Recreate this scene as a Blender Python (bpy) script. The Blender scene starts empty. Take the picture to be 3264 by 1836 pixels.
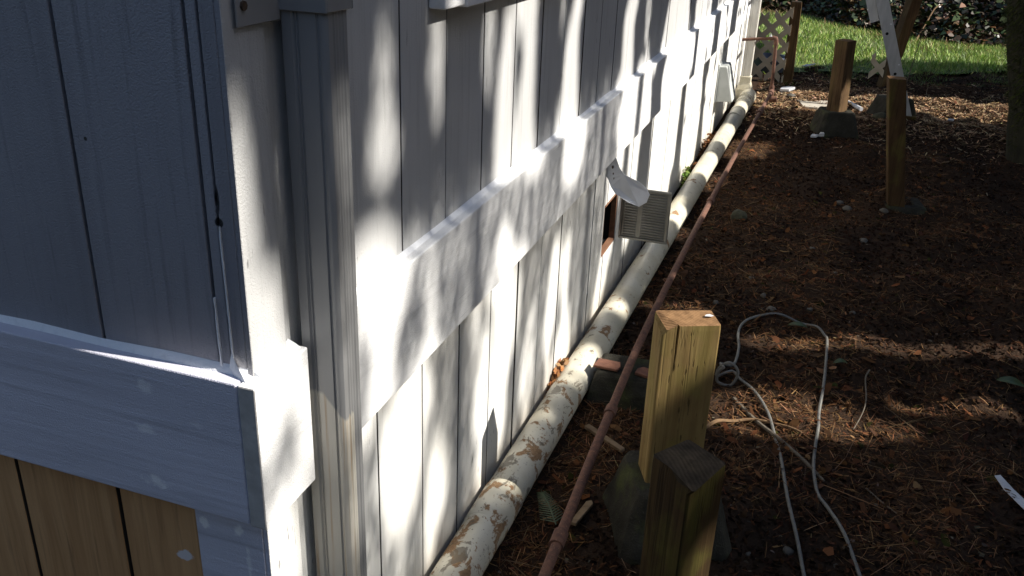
import bpy, bmesh, math, random
import numpy as np
from mathutils import Vector, Matrix, noise as mnoise
random.seed(7); rng = np.random.default_rng(7)
scn = bpy.context.scene
C = scn.collection

# ------------------------------------------------------------------ camera
cam = bpy.data.cameras.new("camera"); camo = bpy.data.objects.new("camera", cam); C.objects.link(camo)
_r = Vector((0.94277, 0.331496, 0.035978)); _u = Vector((-0.165498, 0.371525, 0.913553)); _d = Vector((-0.289473, 0.867225, -0.405125))
M = Matrix.Identity(4)
for i in range(3):
    M[i][0] = _r[i]; M[i][1] = _u[i]; M[i][2] = -_d[i]
M[0][3], M[1][3], M[2][3] = 0.68808, -0.92355, 1.54
camo.matrix_world = M
cam.sensor_width = 36; cam.lens = 31.864; cam.clip_start = 0.02; cam.clip_end = 500
scn.camera = camo

# ------------------------------------------------------------------ sky, sun, exposure
SY = 0.105
SUN = Vector((1.0, SY, 0.865)).normalized()
w = bpy.data.worlds.new("World"); scn.world = w; w.use_nodes = True
nt = w.node_tree; nt.nodes.clear()
sky = nt.nodes.new("ShaderNodeTexSky"); sky.sky_type = 'NISHITA'; sky.sun_disc = False
sky.sun_elevation = math.asin(SUN.z); sky.sun_rotation = math.atan2(SUN.x, SUN.y)
bg = nt.nodes.new("ShaderNodeBackground"); bg.inputs[1].default_value = 0.094
wo = nt.nodes.new("ShaderNodeOutputWorld")
nt.links.new(sky.outputs[0], bg.inputs[0]); nt.links.new(bg.outputs[0], wo.inputs[0])
sl = bpy.data.lights.new("sun", 'SUN'); sl.energy = 5.0; sl.angle = math.radians(0.53); sl.color = (1.0, 0.95, 0.87)
so = bpy.data.objects.new("sun", sl); C.objects.link(so); so.rotation_euler = SUN.to_track_quat('Z', 'Y').to_euler()
scn.view_settings.view_transform = 'Standard'; scn.view_settings.look = 'None'
scn.view_settings.exposure = 0.85; scn.view_settings.gamma = 1.0; scn.view_settings.use_curve_mapping = False

# ------------------------------------------------------------------ material helpers
class NB:
    def __init__(s, name):
        s.m = bpy.data.materials.new(name); s.m.use_nodes = True; s.t = s.m.node_tree; s.t.nodes.clear()
        s.out = s.t.nodes.new("ShaderNodeOutputMaterial"); s.b = s.t.nodes.new("ShaderNodeBsdfPrincipled")
        s.t.links.new(s.b.outputs[0], s.out.inputs[0]); s.pos = s.t.nodes.new("ShaderNodeNewGeometry").outputs["Position"]
    def link(s, a, b): s.t.links.new(a, b)
    def mapping(s, scale, loc=(0, 0, 0), src=None):
        n = s.t.nodes.new("ShaderNodeMapping"); n.inputs["Scale"].default_value = scale; n.inputs["Location"].default_value = loc
        s.link(src or s.pos, n.inputs[0]); return n.outputs[0]
    def noise(s, scale=(1, 1, 1), sc=5, detail=4, rough=0.55, dist=0, loc=(0, 0, 0)):
        n = s.t.nodes.new("ShaderNodeTexNoise"); n.inputs["Scale"].default_value = sc; n.inputs["Detail"].default_value = detail
        n.inputs["Roughness"].default_value = rough; n.inputs["Distortion"].default_value = dist
        s.link(s.mapping(scale, loc), n.inputs["Vector"]); return n.outputs[0]
    def ramp(s, v, a, b, ca=0.0, cb=1.0):
        n = s.t.nodes.new("ShaderNodeMapRange"); n.clamp = True
        n.inputs[1].default_value = a; n.inputs[2].default_value = b; n.inputs[3].default_value = ca; n.inputs[4].default_value = cb
        s.link(v, n.inputs[0]); return n.outputs[0]
    def mix(s, f, a, b):
        n = s.t.nodes.new("ShaderNodeMix"); n.data_type = 'RGBA'
        for k, v in ((0, f), (6, a), (7, b)):
            if hasattr(v, "links") or isinstance(v, bpy.types.NodeSocket): s.link(v, n.inputs[k])
            else: n.inputs[k].default_value = v if k == 0 else (v[0], v[1], v[2], 1)
        return n.outputs[2]
    def math(s, op, a, b=0.0):
        n = s.t.nodes.new("ShaderNodeMath"); n.operation = op
        for k, v in ((0, a), (1, b)):
            if isinstance(v, bpy.types.NodeSocket): s.link(v, n.inputs[k])
            else: n.inputs[k].default_value = v
        return n.outputs[0]
    def xyz(s):
        n = s.t.nodes.new("ShaderNodeSeparateXYZ"); s.link(s.pos, n.inputs[0]); return n.outputs
    def blob(s, c, r, src_noise=None, soft=0.35):
        """1 inside an ellipsoid at world point c with radii r, wobbled by noise"""
        v = s.t.nodes.new("ShaderNodeVectorMath"); v.operation = 'LENGTH'
        m = s.t.nodes.new("ShaderNodeMapping"); m.inputs["Location"].default_value = tuple(-c[i] / r[i] for i in range(3)); m.inputs["Scale"].default_value = tuple(1 / r[i] for i in range(3))
        s.link(s.pos, m.inputs[0]); s.link(m.outputs[0], v.inputs[0])
        d = v.outputs["Value"]
        if src_noise is not None: d = s.math('ADD', d, s.math('MULTIPLY', s.math('SUBTRACT', src_noise, .5), 2.6))
        return s.ramp(d, 1.0 - soft, 1.0, 1, 0)
    def col(s, c):
        if isinstance(c, bpy.types.NodeSocket): s.link(c, s.b.inputs["Base Color"])
        else: s.b.inputs["Base Color"].default_value = (*c, 1)
    def rough(s, r):
        if isinstance(r, bpy.types.NodeSocket): s.link(r, s.b.inputs["Roughness"])
        else: s.b.inputs["Roughness"].default_value = r
    def bump(s, h, strength=0.3, dist=0.004):
        n = s.t.nodes.new("ShaderNodeBump"); n.inputs["Strength"].default_value = strength; n.inputs["Distance"].default_value = dist
        s.link(h, n.inputs["Height"]); s.link(n.outputs[0], s.b.inputs["Normal"])
    def attr(s, name="col"):
        n = s.t.nodes.new("ShaderNodeAttribute"); n.attribute_name = name; return n.outputs["Color"]
MAT = {}
def simple(name, c1, c2, scale=(1, 1, 1), sc=8, rough=0.7, bstr=0.3, bdist=0.003, lo=0.35, hi=0.65, metal=0.0, spec=None, bscale=None, bsc=None):
    n = NB(name); f = n.noise(scale, sc); n.col(n.mix(n.ramp(f, lo, hi), c1, c2)); n.rough(rough)
    h = n.noise(bscale or scale, bsc or sc * 3, 5) ; n.bump(h, bstr, bdist)
    n.b.inputs["Metallic"].default_value = metal
    if spec is not None: n.b.inputs["Specular IOR Level"].default_value = spec
    MAT[name] = n.m; return n

def wall_paint(name, c, dirt, grain, flecks=0.0, low_dirt=False, spec=0.35, gk=0.35, bs=0.6):
    """grain: mapping scale of the wood grain (small along the grain)"""
    n = NB(name)
    big = n.noise((1, 1, 1), 2.3, 5); g = n.noise(grain, 60, 6, 0.6, 0.3); pim = n.noise((1, 1, 1), 420, 3)
    base = n.mix(n.ramp(big, 0.42, 0.72, 0, 0.55), c, dirt)
    base = n.mix(n.ramp(g, 0.55, 0.76, 0, gk), base, tuple(v * 0.62 for v in dirt))
    nz2 = n.noise((grain[0] * .5, grain[1] * .5, grain[2] * .5), 14, 5, .6, .8, (2, 6, 1)); base = n.mix(n.ramp(nz2, .52, .74, 0, gk * .8), base, tuple(v * 0.80 for v in dirt))
    if flecks:
        fl = n.noise((grain[0] * 1.3, grain[1] * 1.3, grain[2] * 4 + .02), 95, 3, 0.5, 0, (3.1, .4, 7.7)); cl = n.noise((1, 1, .6), 5.5, 3, .5, 0, (9, 2, 4))
        mk = n.math('MULTIPLY', n.ramp(fl, 0.66, 0.70), n.ramp(cl, 0.55, 0.62))
        base = n.mix(n.math('MULTIPLY', mk, flecks), base, (0.05, 0.045, 0.04))
    if low_dirt:
        z = n.xyz()[2]; zz = n.math('ADD', z, n.math('MULTIPLY', big, 0.10)); base = n.mix(n.ramp(zz, 0.05, 0.26, 0.55, 0.0), base, (0.42, 0.34, 0.22))
    n.col(base); n.rough(n.ramp(pim, .3, .7, .5, .68)); n.b.inputs["Specular IOR Level"].default_value = spec
    h = n.math('ADD', n.math('MULTIPLY', g, 0.7), n.math('MULTIPLY', pim, 0.45)); n.bump(h, bs, 0.004)
    MAT[name] = n; return n
wall_paint("white_siding_paint", (0.54, 0.54, 0.535), (0.45, 0.448, 0.438), (1, 1, 0.05), 0.7, gk=.55, bs=.8)
wall_paint("white_skirt_paint", (0.73, 0.725, 0.70), (0.60, 0.585, 0.54), (1, 1, 0.05), 0.8, True, gk=.5, bs=.8)
wall_paint("white_trim_paint", (0.80, 0.80, 0.795), (0.71, 0.712, 0.70), (1, 0.05, 1), 0.35)
wall_paint("caulk", (0.80, 0.81, 0.83), (0.74, 0.75, 0.78), (1, 1, 1))
nb = wall_paint("blue_grey_paint", (0.315, 0.31, 0.335), (0.24, 0.237, 0.257), (1, 1, 0.04), 0.35, gk=.85, bs=1.0)
# knot, gouges and the nail hole of the end wall
def gable_marks():
    n = MAT["blue_grey_paint"]; src = n.b.inputs["Base Color"].links[0].from_socket
    nz = n.noise((1, 1, 1), 60, 2)
    m = n.math('MAXIMUM', n.blob((-0.0235, 0, 1.128), (0.0075, .05, 0.0075), None, .2), n.blob((-0.0235, 0, 1.160), (0.0045, .05, 0.022), None, .2))
    m = n.math('MAXIMUM', m, n.blob((-0.222, 0, 1.215), (0.003, .05, 0.003), None, .2))
    c = n.mix(n.math('MULTIPLY', m, 0.95), src, (0.006, 0.006, 0.007)); n.col(c)
gable_marks()
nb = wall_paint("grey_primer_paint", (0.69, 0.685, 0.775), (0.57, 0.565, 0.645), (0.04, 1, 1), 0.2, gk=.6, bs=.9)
def primer_marks():
    n = MAT["grey_primer_paint"]; src = n.b.inputs["Base Color"].links[0].from_socket; nz = n.noise((1, 1, 1), 55, 4)
    m = None
    for (x, z, rx, rz, s) in ((-0.155, .868, .016, .012, .45), (-0.165, .795, .020, .010, .5), (-0.075, .825, .012, .010, .3), (-0.160, .705, .024, .012, .65), (-0.105, .625, .012, .012, .9), (-0.045, .628, .010, .014, .8), (-0.150, .545, .020, .010, .8), (-.03, .55, .005, .06, .55)):
        b = n.math('MULTIPLY', n.blob((x, -.01, z), (rx, .2, rz), nz, .5), min(1, s * 1.25)); m = b if m is None else n.math('MAXIMUM', m, b)
    n.col(n.mix(m, src, (0.96, 0.96, 0.98)))
primer_marks()
n = NB("raw_plywood")
gr = n.noise((1.0, 1, 0.07), 26, 6, .6, 1.6); gr2 = n.noise((1.0, 1, 0.05), 110, 4, .6, .4)
c = n.mix(n.ramp(gr, .35, .65), (0.66, 0.37, 0.165), (0.50, 0.26, 0.105)); c = n.mix(n.ramp(gr2, .55, .75, 0, .45), c, (0.17, 0.08, 0.033))
nz = n.noise((1, 1, 1), 38, 3); c = n.mix(n.math('MULTIPLY', n.blob((-0.150, 0, .545), (.020, .2, .010), nz, .25), .8), c, (0.78, 0.78, 0.82))
n.col(c); n.rough(.75); n.bump(gr2, .35, .003); MAT["raw_plywood"] = n
n = NB("downspout_paint")
x, y, z = n.xyz(); nz = n.noise((1, 1, .15), 30, 3); st = n.noise((1, 1, .02), 160, 3)
pz = n.math('ADD', n.math('ADD', z, n.math('MULTIPLY', n.ramp(x, .045, .085), .05)), n.math('MULTIPLY', nz, .02))
old = n.math('MULTIPLY', n.ramp(pz, .832, .838, 1, 0), n.ramp(y, .146, .149, 1, 0))
pc = n.mix(n.ramp(nz, .35, .7, 0, .5), (0.27, 0.27, 0.27), (0.215, 0.215, 0.215)); oc = n.mix(n.ramp(st, .58, .72, 0, .8), (0.50, 0.475, 0.42), (0.33, 0.21, 0.10))
n.col(n.mix(old, pc, oc)); n.rough(.42); n.bump(n.noise((1, 1, .1), 150, 3), .1, .001); MAT["downspout_paint"] = n
n = NB("far_downspout_paint"); st = n.noise((1, 1, .03), 120, 3)
n.col(n.mix(n.ramp(st, .55, .75, 0, .5), (0.72, 0.69, 0.62), (0.55, 0.45, 0.30))); n.rough(.45); MAT["far_downspout_paint"] = n
n = NB("stained_drain_plastic")
a1 = n.noise((1, .8, 1), 17, 7, .64, .5); a2 = n.noise((1, .7, 1), 21, 7, .64, .5, (5, 3, 8)); sp = n.noise((1, 1, 1), 130, 3); y = n.xyz()[1]
near = n.ramp(y, .2, 3.0, 0.095, -0.02)
base = n.mix(n.ramp(n.noise((1, 1, 1), 9, 4), .4, .7), (0.60, 0.565, 0.46), (0.50, 0.455, 0.34))
m1 = n.ramp(n.math('ADD', a1, near), .60, .635); m2 = n.ramp(n.math('ADD', a2, near), .635, .665)
c = n.mix(m1, base, n.mix(n.ramp(sp, .4, .6), (0.22, 0.125, 0.062), (0.31, 0.195, 0.10))); c = n.mix(n.math('MULTIPLY', m2, .85), c, (0.15, 0.125, 0.09))
c = n.mix(n.ramp(sp, .66, .70, 0, .8), c, (0.10, .075, .05))
n.col(c); n.rough(n.mix(m1, (.38, .38, .38), (.85, .85, .85))); n.bump(n.math('ADD', m1, n.math('MULTIPLY', sp, .4)), .25, .0015); MAT["stained_drain_plastic"] = n
simple("cream_plastic", (0.66, 0.62, 0.50), (0.52, 0.47, 0.34), sc=20, rough=.45, bstr=.1)
n = NB("rusty_iron"); r1 = n.noise((1, 1, 1), 55, 5, .65); r2 = n.noise((1, 1, 1), 260, 4)
c = n.mix(n.ramp(r1, .38, .62), (0.085, 0.038, 0.027), (0.155, 0.07, 0.042)); c = n.mix(n.ramp(r2, .62, .72, 0, .7), c, (0.36, 0.22, 0.13))
n.col(c); n.rough(.85); n.bump(n.math('ADD', r1, r2), .5, .0015); MAT["rusty_iron"] = n
def post_wood(name, a, b, green=0.0, incised=False):
    n = NB(name); g = n.noise((1, 1, .045), 70, 6, .6, .5); g2 = n.noise((1, 1, .5), 9, 4)
    c = n.mix(n.ramp(g, .35, .68), a, b); c = n.mix(n.ramp(g2, .45, .7, 0, .6), c, tuple(v * .55 for v in b))
    if green: c = n.mix(n.math('MULTIPLY', n.ramp(n.noise((1, 1, .6), 14, 4, .5, 0, (4, 4, 1)), .48, .62), green), c, (0.14, 0.15, 0.025))
    ck = n.noise((1, 1, .018), 34, 3, .5, .6, (7, 1, 3)); crk = n.math('MULTIPLY', n.ramp(ck, .485, .497), n.ramp(ck, .503, .515, 1, 0)); c = n.mix(n.math('MULTIPLY', crk, .35 if incised else .6), c, tuple(t * .3 for t in b)); h = n.math('SUBTRACT', g, n.math('MULTIPLY', crk, .3))
    if incised:
        v = n.noise((1, 1, .14), 150, 2, .4, 0, (1, 5, 2)); mk = n.ramp(v, .66, .70); c = n.mix(n.math('MULTIPLY', mk, .75), c, tuple(t * .28 for t in b)); h = n.math('SUBTRACT', h, n.math('MULTIPLY', mk, .8))
    n.b.inputs["Specular IOR Level"].default_value = .12; n.col(c); n.rough(.85); n.bump(h, .5, .003); MAT[name] = n
post_wood("treated_wood", (0.25, 0.175, 0.070), (0.165, 0.105, 0.040), .22, True)
post_wood("old_green_wood", (0.062, 0.038, 0.015), (0.03, 0.018, 0.008), .22)
post_wood("weathered_wood", (0.15, 0.092, 0.046), (0.08, 0.047, 0.024), .1)
post_wood("dark_wood", (0.085, 0.05, 0.022), (0.05, 0.028, 0.014), .2)
def end_grain(name, a, b):
    n = NB(name); wv = n.t.nodes.new("ShaderNodeTexWave"); wv.wave_type = 'RINGS'; wv.rings_direction = 'Z'; wv.inputs["Scale"].default_value = 42; wv.inputs["Distortion"].default_value = 2.5; wv.inputs["Detail"].default_value = 3; wv.inputs["Detail Scale"].default_value = 1.5
    n.link(n.pos, wv.inputs[0]); f = n.noise((1, 1, 1), 45, 5); c = n.mix(n.math('MULTIPLY', wv.outputs[1], .35), a, b); n.col(n.mix(n.ramp(f, .4, .7, 0, .7), c, tuple(v * .5 for v in b))); n.b.inputs["Specular IOR Level"].default_value = .1; n.rough(.88); n.bump(n.math('ADD', f, n.math('MULTIPLY', wv.outputs[1], .3)), .7, .003); MAT[name] = n
end_grain("end_grain", (0.27, 0.155, 0.075), (0.15, 0.08, 0.038)); end_grain("dark_end_grain", (0.040, 0.031, 0.022), (0.024, 0.019, 0.013))
n = NB("concrete"); a1 = n.noise((1, 1, 1), 14, 5); a2 = n.noise((1, 1, 1), 190, 4)
c = n.mix(n.ramp(a1, .35, .65), (0.046, 0.043, 0.034), (0.026, 0.024, 0.019)); c = n.mix(n.ramp(a2, .58, .7, 0, .6), c, (0.075, .068, .052)); c = n.mix(n.ramp(n.noise((1, 1, 1), 7, 4, .6, 0, (3, 3, 3)), .52, .66, 0, .7), c, (0.075, 0.085, 0.03))
n.b.inputs["Specular IOR Level"].default_value = .1; n.col(c); n.rough(.92); n.bump(n.math('ADD', a1, a2), .8, .005); MAT["concrete"] = n
simple("pale_concrete", (0.44, 0.40, 0.33), (0.33, 0.29, 0.23), sc=9, rough=.92, bstr=.4)
simple("terracotta_chip", (0.20, 0.085, 0.05), (0.13, 0.055, 0.035), sc=40, rough=.9, bstr=.5)
simple("galvanised_steel", (0.27, 0.265, 0.24), (0.20, 0.195, 0.175), sc=14, rough=.42, metal=.75, bstr=.08)
simple("aluminium", (0.52, 0.52, 0.52), (0.42, 0.42, 0.42), scale=(1, 1, .2), sc=30, rough=.5, metal=.55, bstr=.08)
simple("white_metal", (0.78, 0.79, 0.82), (0.70, 0.70, 0.72), sc=18, rough=.5, bstr=.1)
simple("grey_plastic", (0.50, 0.52, 0.50), (0.42, 0.44, 0.42), sc=12, rough=.55, bstr=.1)
simple("white_plastic", (0.58, 0.585, 0.60), (0.46, 0.46, 0.47), sc=20, rough=.5, bstr=.1)
simple("cord_rubber", (0.17, 0.165, 0.145), (0.125, 0.12, 0.11), sc=60, rough=.5, bstr=.1)
simple("lattice_plastic", (0.64, 0.56, 0.43), (0.52, 0.44, 0.32), sc=12, rough=.6, bstr=.1)
simple("blue_tub_plastic", (0.07, 0.085, 0.13), (0.05, 0.06, 0.09), sc=12, rough=.5, bstr=.1)
simple("vent_wood", (0.22, 0.105, 0.055), (0.13, 0.06, 0.03), scale=(1, .2, 1), sc=40, rough=.85)
simple("trim_end", (0.55, 0.53, 0.50), (0.42, 0.40, 0.375), sc=40, rough=.85)
simple("groove_shade_edge", (0.075, 0.055, 0.04), (0.04, 0.03, 0.024), scale=(1, 1, .1), sc=60, rough=.9)  # brown wood of the board edges, darkened to paint in the groove shade
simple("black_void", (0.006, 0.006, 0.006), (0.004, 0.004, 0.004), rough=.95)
simple("screw_rust", (0.10, 0.06, 0.035), (0.05, 0.03, 0.02), sc=200)
simple("stone", (0.105, 0.095, 0.078), (0.07, 0.062, 0.05), sc=30, rough=.85)
simple("mossy_stone", (0.07, 0.068, 0.038), (0.036, 0.036, 0.022), sc=26, rough=.95, bstr=.8, bdist=.01)
simple("stick_bark", (0.22, 0.13, 0.06), (0.14, 0.08, 0.036), scale=(1, 1, 1), sc=60, rough=.8)
simple("grey_stick", (0.17, 0.14, 0.10), (0.09, 0.07, 0.05), sc=70, rough=.85)
simple("scrap_wood", (0.22, 0.15, 0.085), (0.14, 0.09, 0.048), scale=(.3, 1, 1), sc=60, rough=.8)
simple("green_leaf", (0.055, 0.08, 0.025), (0.035, 0.052, 0.018), sc=60, rough=.45)
simple("bark", (0.034, 0.032, 0.014), (0.016, 0.015, 0.008), scale=(1, 1, .2), sc=30, rough=.95, bstr=.9, bdist=.02)
simple("roof_shingle", (0.08, 0.075, 0.07), (0.05, 0.048, 0.046), sc=20, rough=.95)
simple("window_glass", (0.03, 0.035, 0.04), (0.02, 0.022, 0.025), rough=.06, bstr=0.0, spec=.8)
simple("dark_core", (0.10, 0.09, 0.08), (0.06, 0.055, 0.05), sc=10)
n = NB("soil"); a1 = n.noise((1, 1, 1), 3, 6, .6); a2 = n.noise((1, 1, 1), 45, 6, .7); a3 = n.noise((1, 1, 1), 160, 4, .7)
c = n.mix(n.ramp(a1, .38, .64), (0.036, 0.024, 0.017), (0.056, 0.034, 0.022)); c = n.mix(n.ramp(a2, .45, .7), c, (0.030, 0.020, 0.014)); c = n.mix(n.ramp(a3, .60, .72, 0, .65), c, (0.15, 0.088, 0.05))
n.b.inputs["Specular IOR Level"].default_value = .04; n.col(c); n.rough(.97); n.bump(n.math('ADD', a2, n.math('MULTIPLY', a3, .7)), .9, .012); MAT["soil"] = n
simple("lawn_soil", (0.07, 0.10, 0.025), (0.11, 0.14, 0.04), sc=9, rough=.95, bstr=.7, bdist=.02)
simple("bank_soil", (0.028, 0.021, 0.015), (0.048, 0.034, 0.022), sc=6, rough=.97, bstr=.8, bdist=.03)
def attr_mat(name, rough, spec=.3, trans=0.0):
    n = NB(name); n.col(n.attr()); n.rough(rough); n.b.inputs["Specular IOR Level"].default_value = spec; MAT[name] = n
attr_mat("litter", .9, .06); attr_mat("grass_blade", .5, .4); attr_mat("ivy_leaf", .42, .38); attr_mat("canopy_leaf", .6, .3); attr_mat("moss", .95, .1)
for k in list(MAT):
    if isinstance(MAT[k], NB): MAT[k] = MAT[k].m

# ------------------------------------------------------------------ mesh helpers
class MB:
    def __init__(s): s.v = []; s.f = []; s.mi = []
    def add(s, vs, fs, mi=0):
        o = len(s.v); s.v += [tuple(v) for v in vs]; s.f += [tuple(i + o for i in f) for f in fs]; s.mi += [mi] * len(fs); return s
    def box(s, lo, hi, mi=0, mat=None):
        x0, y0, z0 = lo; x1, y1, z1 = hi
        vs = [Vector(p) for p in ((x0, y0, z0), (x1, y0, z0), (x1, y1, z0), (x0, y1, z0), (x0, y0, z1), (x1, y0, z1), (x1, y1, z1), (x0, y1, z1))]
        if mat is not None: vs = [mat @ v for v in vs]
        return s.add(vs, [(0, 3, 2, 1), (4, 5, 6, 7), (0, 1, 5, 4), (1, 2, 6, 5), (2, 3, 7, 6), (3, 0, 4, 7)], mi)
    def loft(s, rings, cap=True, mi=0, capmi=None):
        n = len(rings[0]); o = len(s.v)
        for r in rings: s.v += [tuple(p) for p in r]
        for k in range(len(rings) - 1):
            for i in range(n):
                j = (i + 1) % n; s.f.append((o + k * n + i, o + k * n + j, o + (k + 1) * n + j, o + (k + 1) * n + i)); s.mi.append(mi)
        if cap:
            s.f.append(tuple(o + i for i in reversed(range(n)))); s.mi.append(mi if capmi is None else capmi)
            s.f.append(tuple(o + (len(rings) - 1) * n + i for i in range(n))); s.mi.append(mi if capmi is None else capmi)
        return s
    def tube(s, path, r, n=10, cap=True, mi=0):
        P = [Vector(p) for p in path]; rings = []; up = None
        for i, p in enumerate(P):
            t = (P[min(i + 1, len(P) - 1)] - P[max(i - 1, 0)]).normalized()
            if up is None: up = Vector((0, 0, 1)) if abs(t.z) < .9 else Vector((1, 0, 0))
            a = t.cross(up).normalized(); up = a.cross(t).normalized(); rr = r[i] if isinstance(r, (list, tuple)) else r
            rings.append([p + (a * math.cos(2 * math.pi * k / n) + up * math.sin(2 * math.pi * k / n)) * rr for k in range(n)])
        return s.loft(rings, cap, mi)
    def extrude(s, poly, axis, a, b, mi=0, m=None):
        """poly: 2-D points of the two other axes"""
        def P(u, v, t): q = {0: (t, u, v), 1: (u, t, v), 2: (u, v, t)}[axis]; return m @ Vector(q) if m is not None else Vector(q)
        return s.loft([[P(u, v, a) for u, v in poly], [P(u, v, b) for u, v in poly]], True, mi)
def obj(name, mb, mat, parent=None, bevel=0.0, smooth=False, seg=1, lumpy=0.0):
    me = bpy.data.meshes.new(name); me.from_pydata(mb.v, [], mb.f)
    mats = mat if isinstance(mat, (list, tuple)) else [mat]
    for m in mats: me.materials.append(MAT[m])
    me.polygons.foreach_set("material_index", mb.mi)
    bm = bmesh.new(); bm.from_mesh(me); bmesh.ops.recalc_face_normals(bm, faces=bm.faces)
    if bevel: bmesh.ops.bevel(bm, geom=[e for e in bm.edges if len(e.link_faces) == 2 and e.calc_face_angle(0) > .5], offset=bevel, segments=seg, affect='EDGES', profile=.5)
    if lumpy:
        bmesh.ops.triangulate(bm, faces=[f for f in bm.faces if len(f.verts) > 4]); bmesh.ops.subdivide_edges(bm, edges=[e for e in bm.edges if e.calc_length() > .03], cuts=4, use_grid_fill=True)
        bm.normal_update()
        for v in bm.verts:
            p = v.co; v.co = p + v.normal * lumpy * (mnoise.noise(p * 28) + .6 * mnoise.noise(p * 70 + Vector((3, 1, 2))))
    bm.to_mesh(me); bm.free()
    if smooth:
        for p in me.polygons: p.use_smooth = True
        me.set_sharp_from_angle(angle=math.radians(42))
    o = bpy.data.objects.new(name, me); C.objects.link(o)
    if parent is not None:
        o.parent = parent; o.matrix_parent_inverse = Matrix.Translation(-Vector(parent.location))
    return o
def tag(o, label=None, cat=None, group=None, kind=None):
    for k, v in (("label", label), ("category", cat), ("group", group), ("kind", kind)):
        if v: o[k] = v
    return o
def thing(name, loc, label, cat, group=None):
    o = bpy.data.objects.new(name, None); o.empty_display_size = .1; C.objects.link(o); o.location = loc
    return tag(o, label, cat, group)
def soup(name, V, cols, mat, kind="stuff", parent=None, label=None, cat=None):
    """V: (N,k,3) polygons, cols: (N,3)"""
    N, k, _ = V.shape
    me = bpy.data.meshes.new(name); me.vertices.add(N * k); me.vertices.foreach_set("co", V.reshape(-1).astype(np.float32))
    me.loops.add(N * k); me.loops.foreach_set("vertex_index", np.arange(N * k, dtype=np.int32))
    me.polygons.add(N); me.polygons.foreach_set("loop_start", np.arange(0, N * k, k, dtype=np.int32))
    me.update(calc_edges=True)
    at = me.attributes.new("col", 'FLOAT_COLOR', 'POINT'); c4 = np.ones((N, k, 4), np.float32); c4[:, :, :3] = cols[:, None, :]; at.data.foreach_set("color", c4.reshape(-1))
    me.materials.append(MAT[mat]); o = bpy.data.objects.new(name, me); C.objects.link(o)
    if parent is not None: o.parent = parent; o.matrix_parent_inverse = Matrix.Translation(-Vector(parent.location))
    if kind: o["kind"] = kind
    return tag(o, label, cat)
def frames(N, tilt, yaw=None):
    """random local frames: (N,3) u, v, n ; tilt in radians (std)"""
    a = rng.uniform(0, 2 * np.pi, N) if yaw is None else yaw
    nx = rng.normal(0, tilt, N); ny = rng.normal(0, tilt, N); n = np.stack([nx, ny, np.ones(N)], -1); n /= np.linalg.norm(n, axis=1, keepdims=True)
    u = np.stack([np.cos(a), np.sin(a), np.zeros(N)], -1); u -= n * (u * n).sum(1, keepdims=True); u /= np.linalg.norm(u, axis=1, keepdims=True)
    return u, np.cross(n, u), n
def vary(base, N, s=.25): return np.clip(np.array(base)[None, :] * rng.normal(1, s, (N, 1)) * rng.normal(1, .08, (N, 3)), .004, .9)
def pick(bases, probs, N, s=.25):
    B = np.array(bases)[rng.choice(len(bases), N, p=np.array(probs) / np.sum(probs))]; return np.clip(B * rng.normal(1, s, (N, 1)) * rng.normal(1, .06, (N, 3)), .004, .9)
_ph = rng.uniform(0, 6.28, 24); _kx = rng.normal(0, 1, 24); _ky = rng.normal(0, 1, 24)
def gh(x, y):
    """ground height"""
    x = np.asarray(x, float); y = np.asarray(y, float); h = np.zeros(np.broadcast(x, y).shape)
    for i in range(24):
        f = 2.0 + i * 1.7; h = h + .022 / (1 + i * .5) * np.sin(f * (_kx[i] * x + _ky[i] * y) + _ph[i])
    h = h * np.clip((x - .05) / .7, .12, 1) - .004
    for cx, cy, hh, r in ((.478, 1.06, .030, .20), (.575, .43, .03, .2), (.79, 5.87, .040, .22), (1.2, 4.37, .035, .2), (1.205, 6.66, .03, .2), (.22, 1.69, .012, .15)):
        h = h + hh * np.exp(-(((x - cx) ** 2 + (y - cy) ** 2) / r ** 2) ** 2)
    return h

# ================================================================== the setting
def grid_axis(lo, hi, step, far0, far1):
    a = [far0]; 
    for v in (far0 * .5, far0 * .2):
        if v < lo - .5: a.append(v)
    a += list(np.arange(lo, hi + 1e-6, step))
    for v in (hi + 1, hi + 4, hi + 12, far1): a.append(v)
    return np.array(a)
gx = grid_axis(-0.15, 3.3, .03, -80, 90); gy = grid_axis(-1.2, 9.5, .03, -80, 150)
X, Y = np.meshgrid(gx, gy, indexing='ij'); Z = np.where((X < -0.2) | (X > 3.4) | (Y < -1.3) | (Y > 9.6), -.004, gh(X, Y))
nxx, nyy = X.shape; idx = np.arange(nxx * nyy).reshape(nxx, nyy)
F = np.stack([idx[:-1, :-1], idx[1:, :-1], idx[1:, 1:], idx[:-1, 1:]], -1).reshape(-1, 4)
me = bpy.data.meshes.new("ground"); me.from_pydata(np.stack([X, Y, Z], -1).reshape(-1, 3).tolist(), [], F.tolist()); me.materials.append(MAT["soil"])
for p in me.polygons: p.use_smooth = True
g = bpy.data.objects.new("ground", me); C.objects.link(g); tag(g, "dark reddish soil yard covered in needles and wood chips", "ground", kind="structure")

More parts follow.
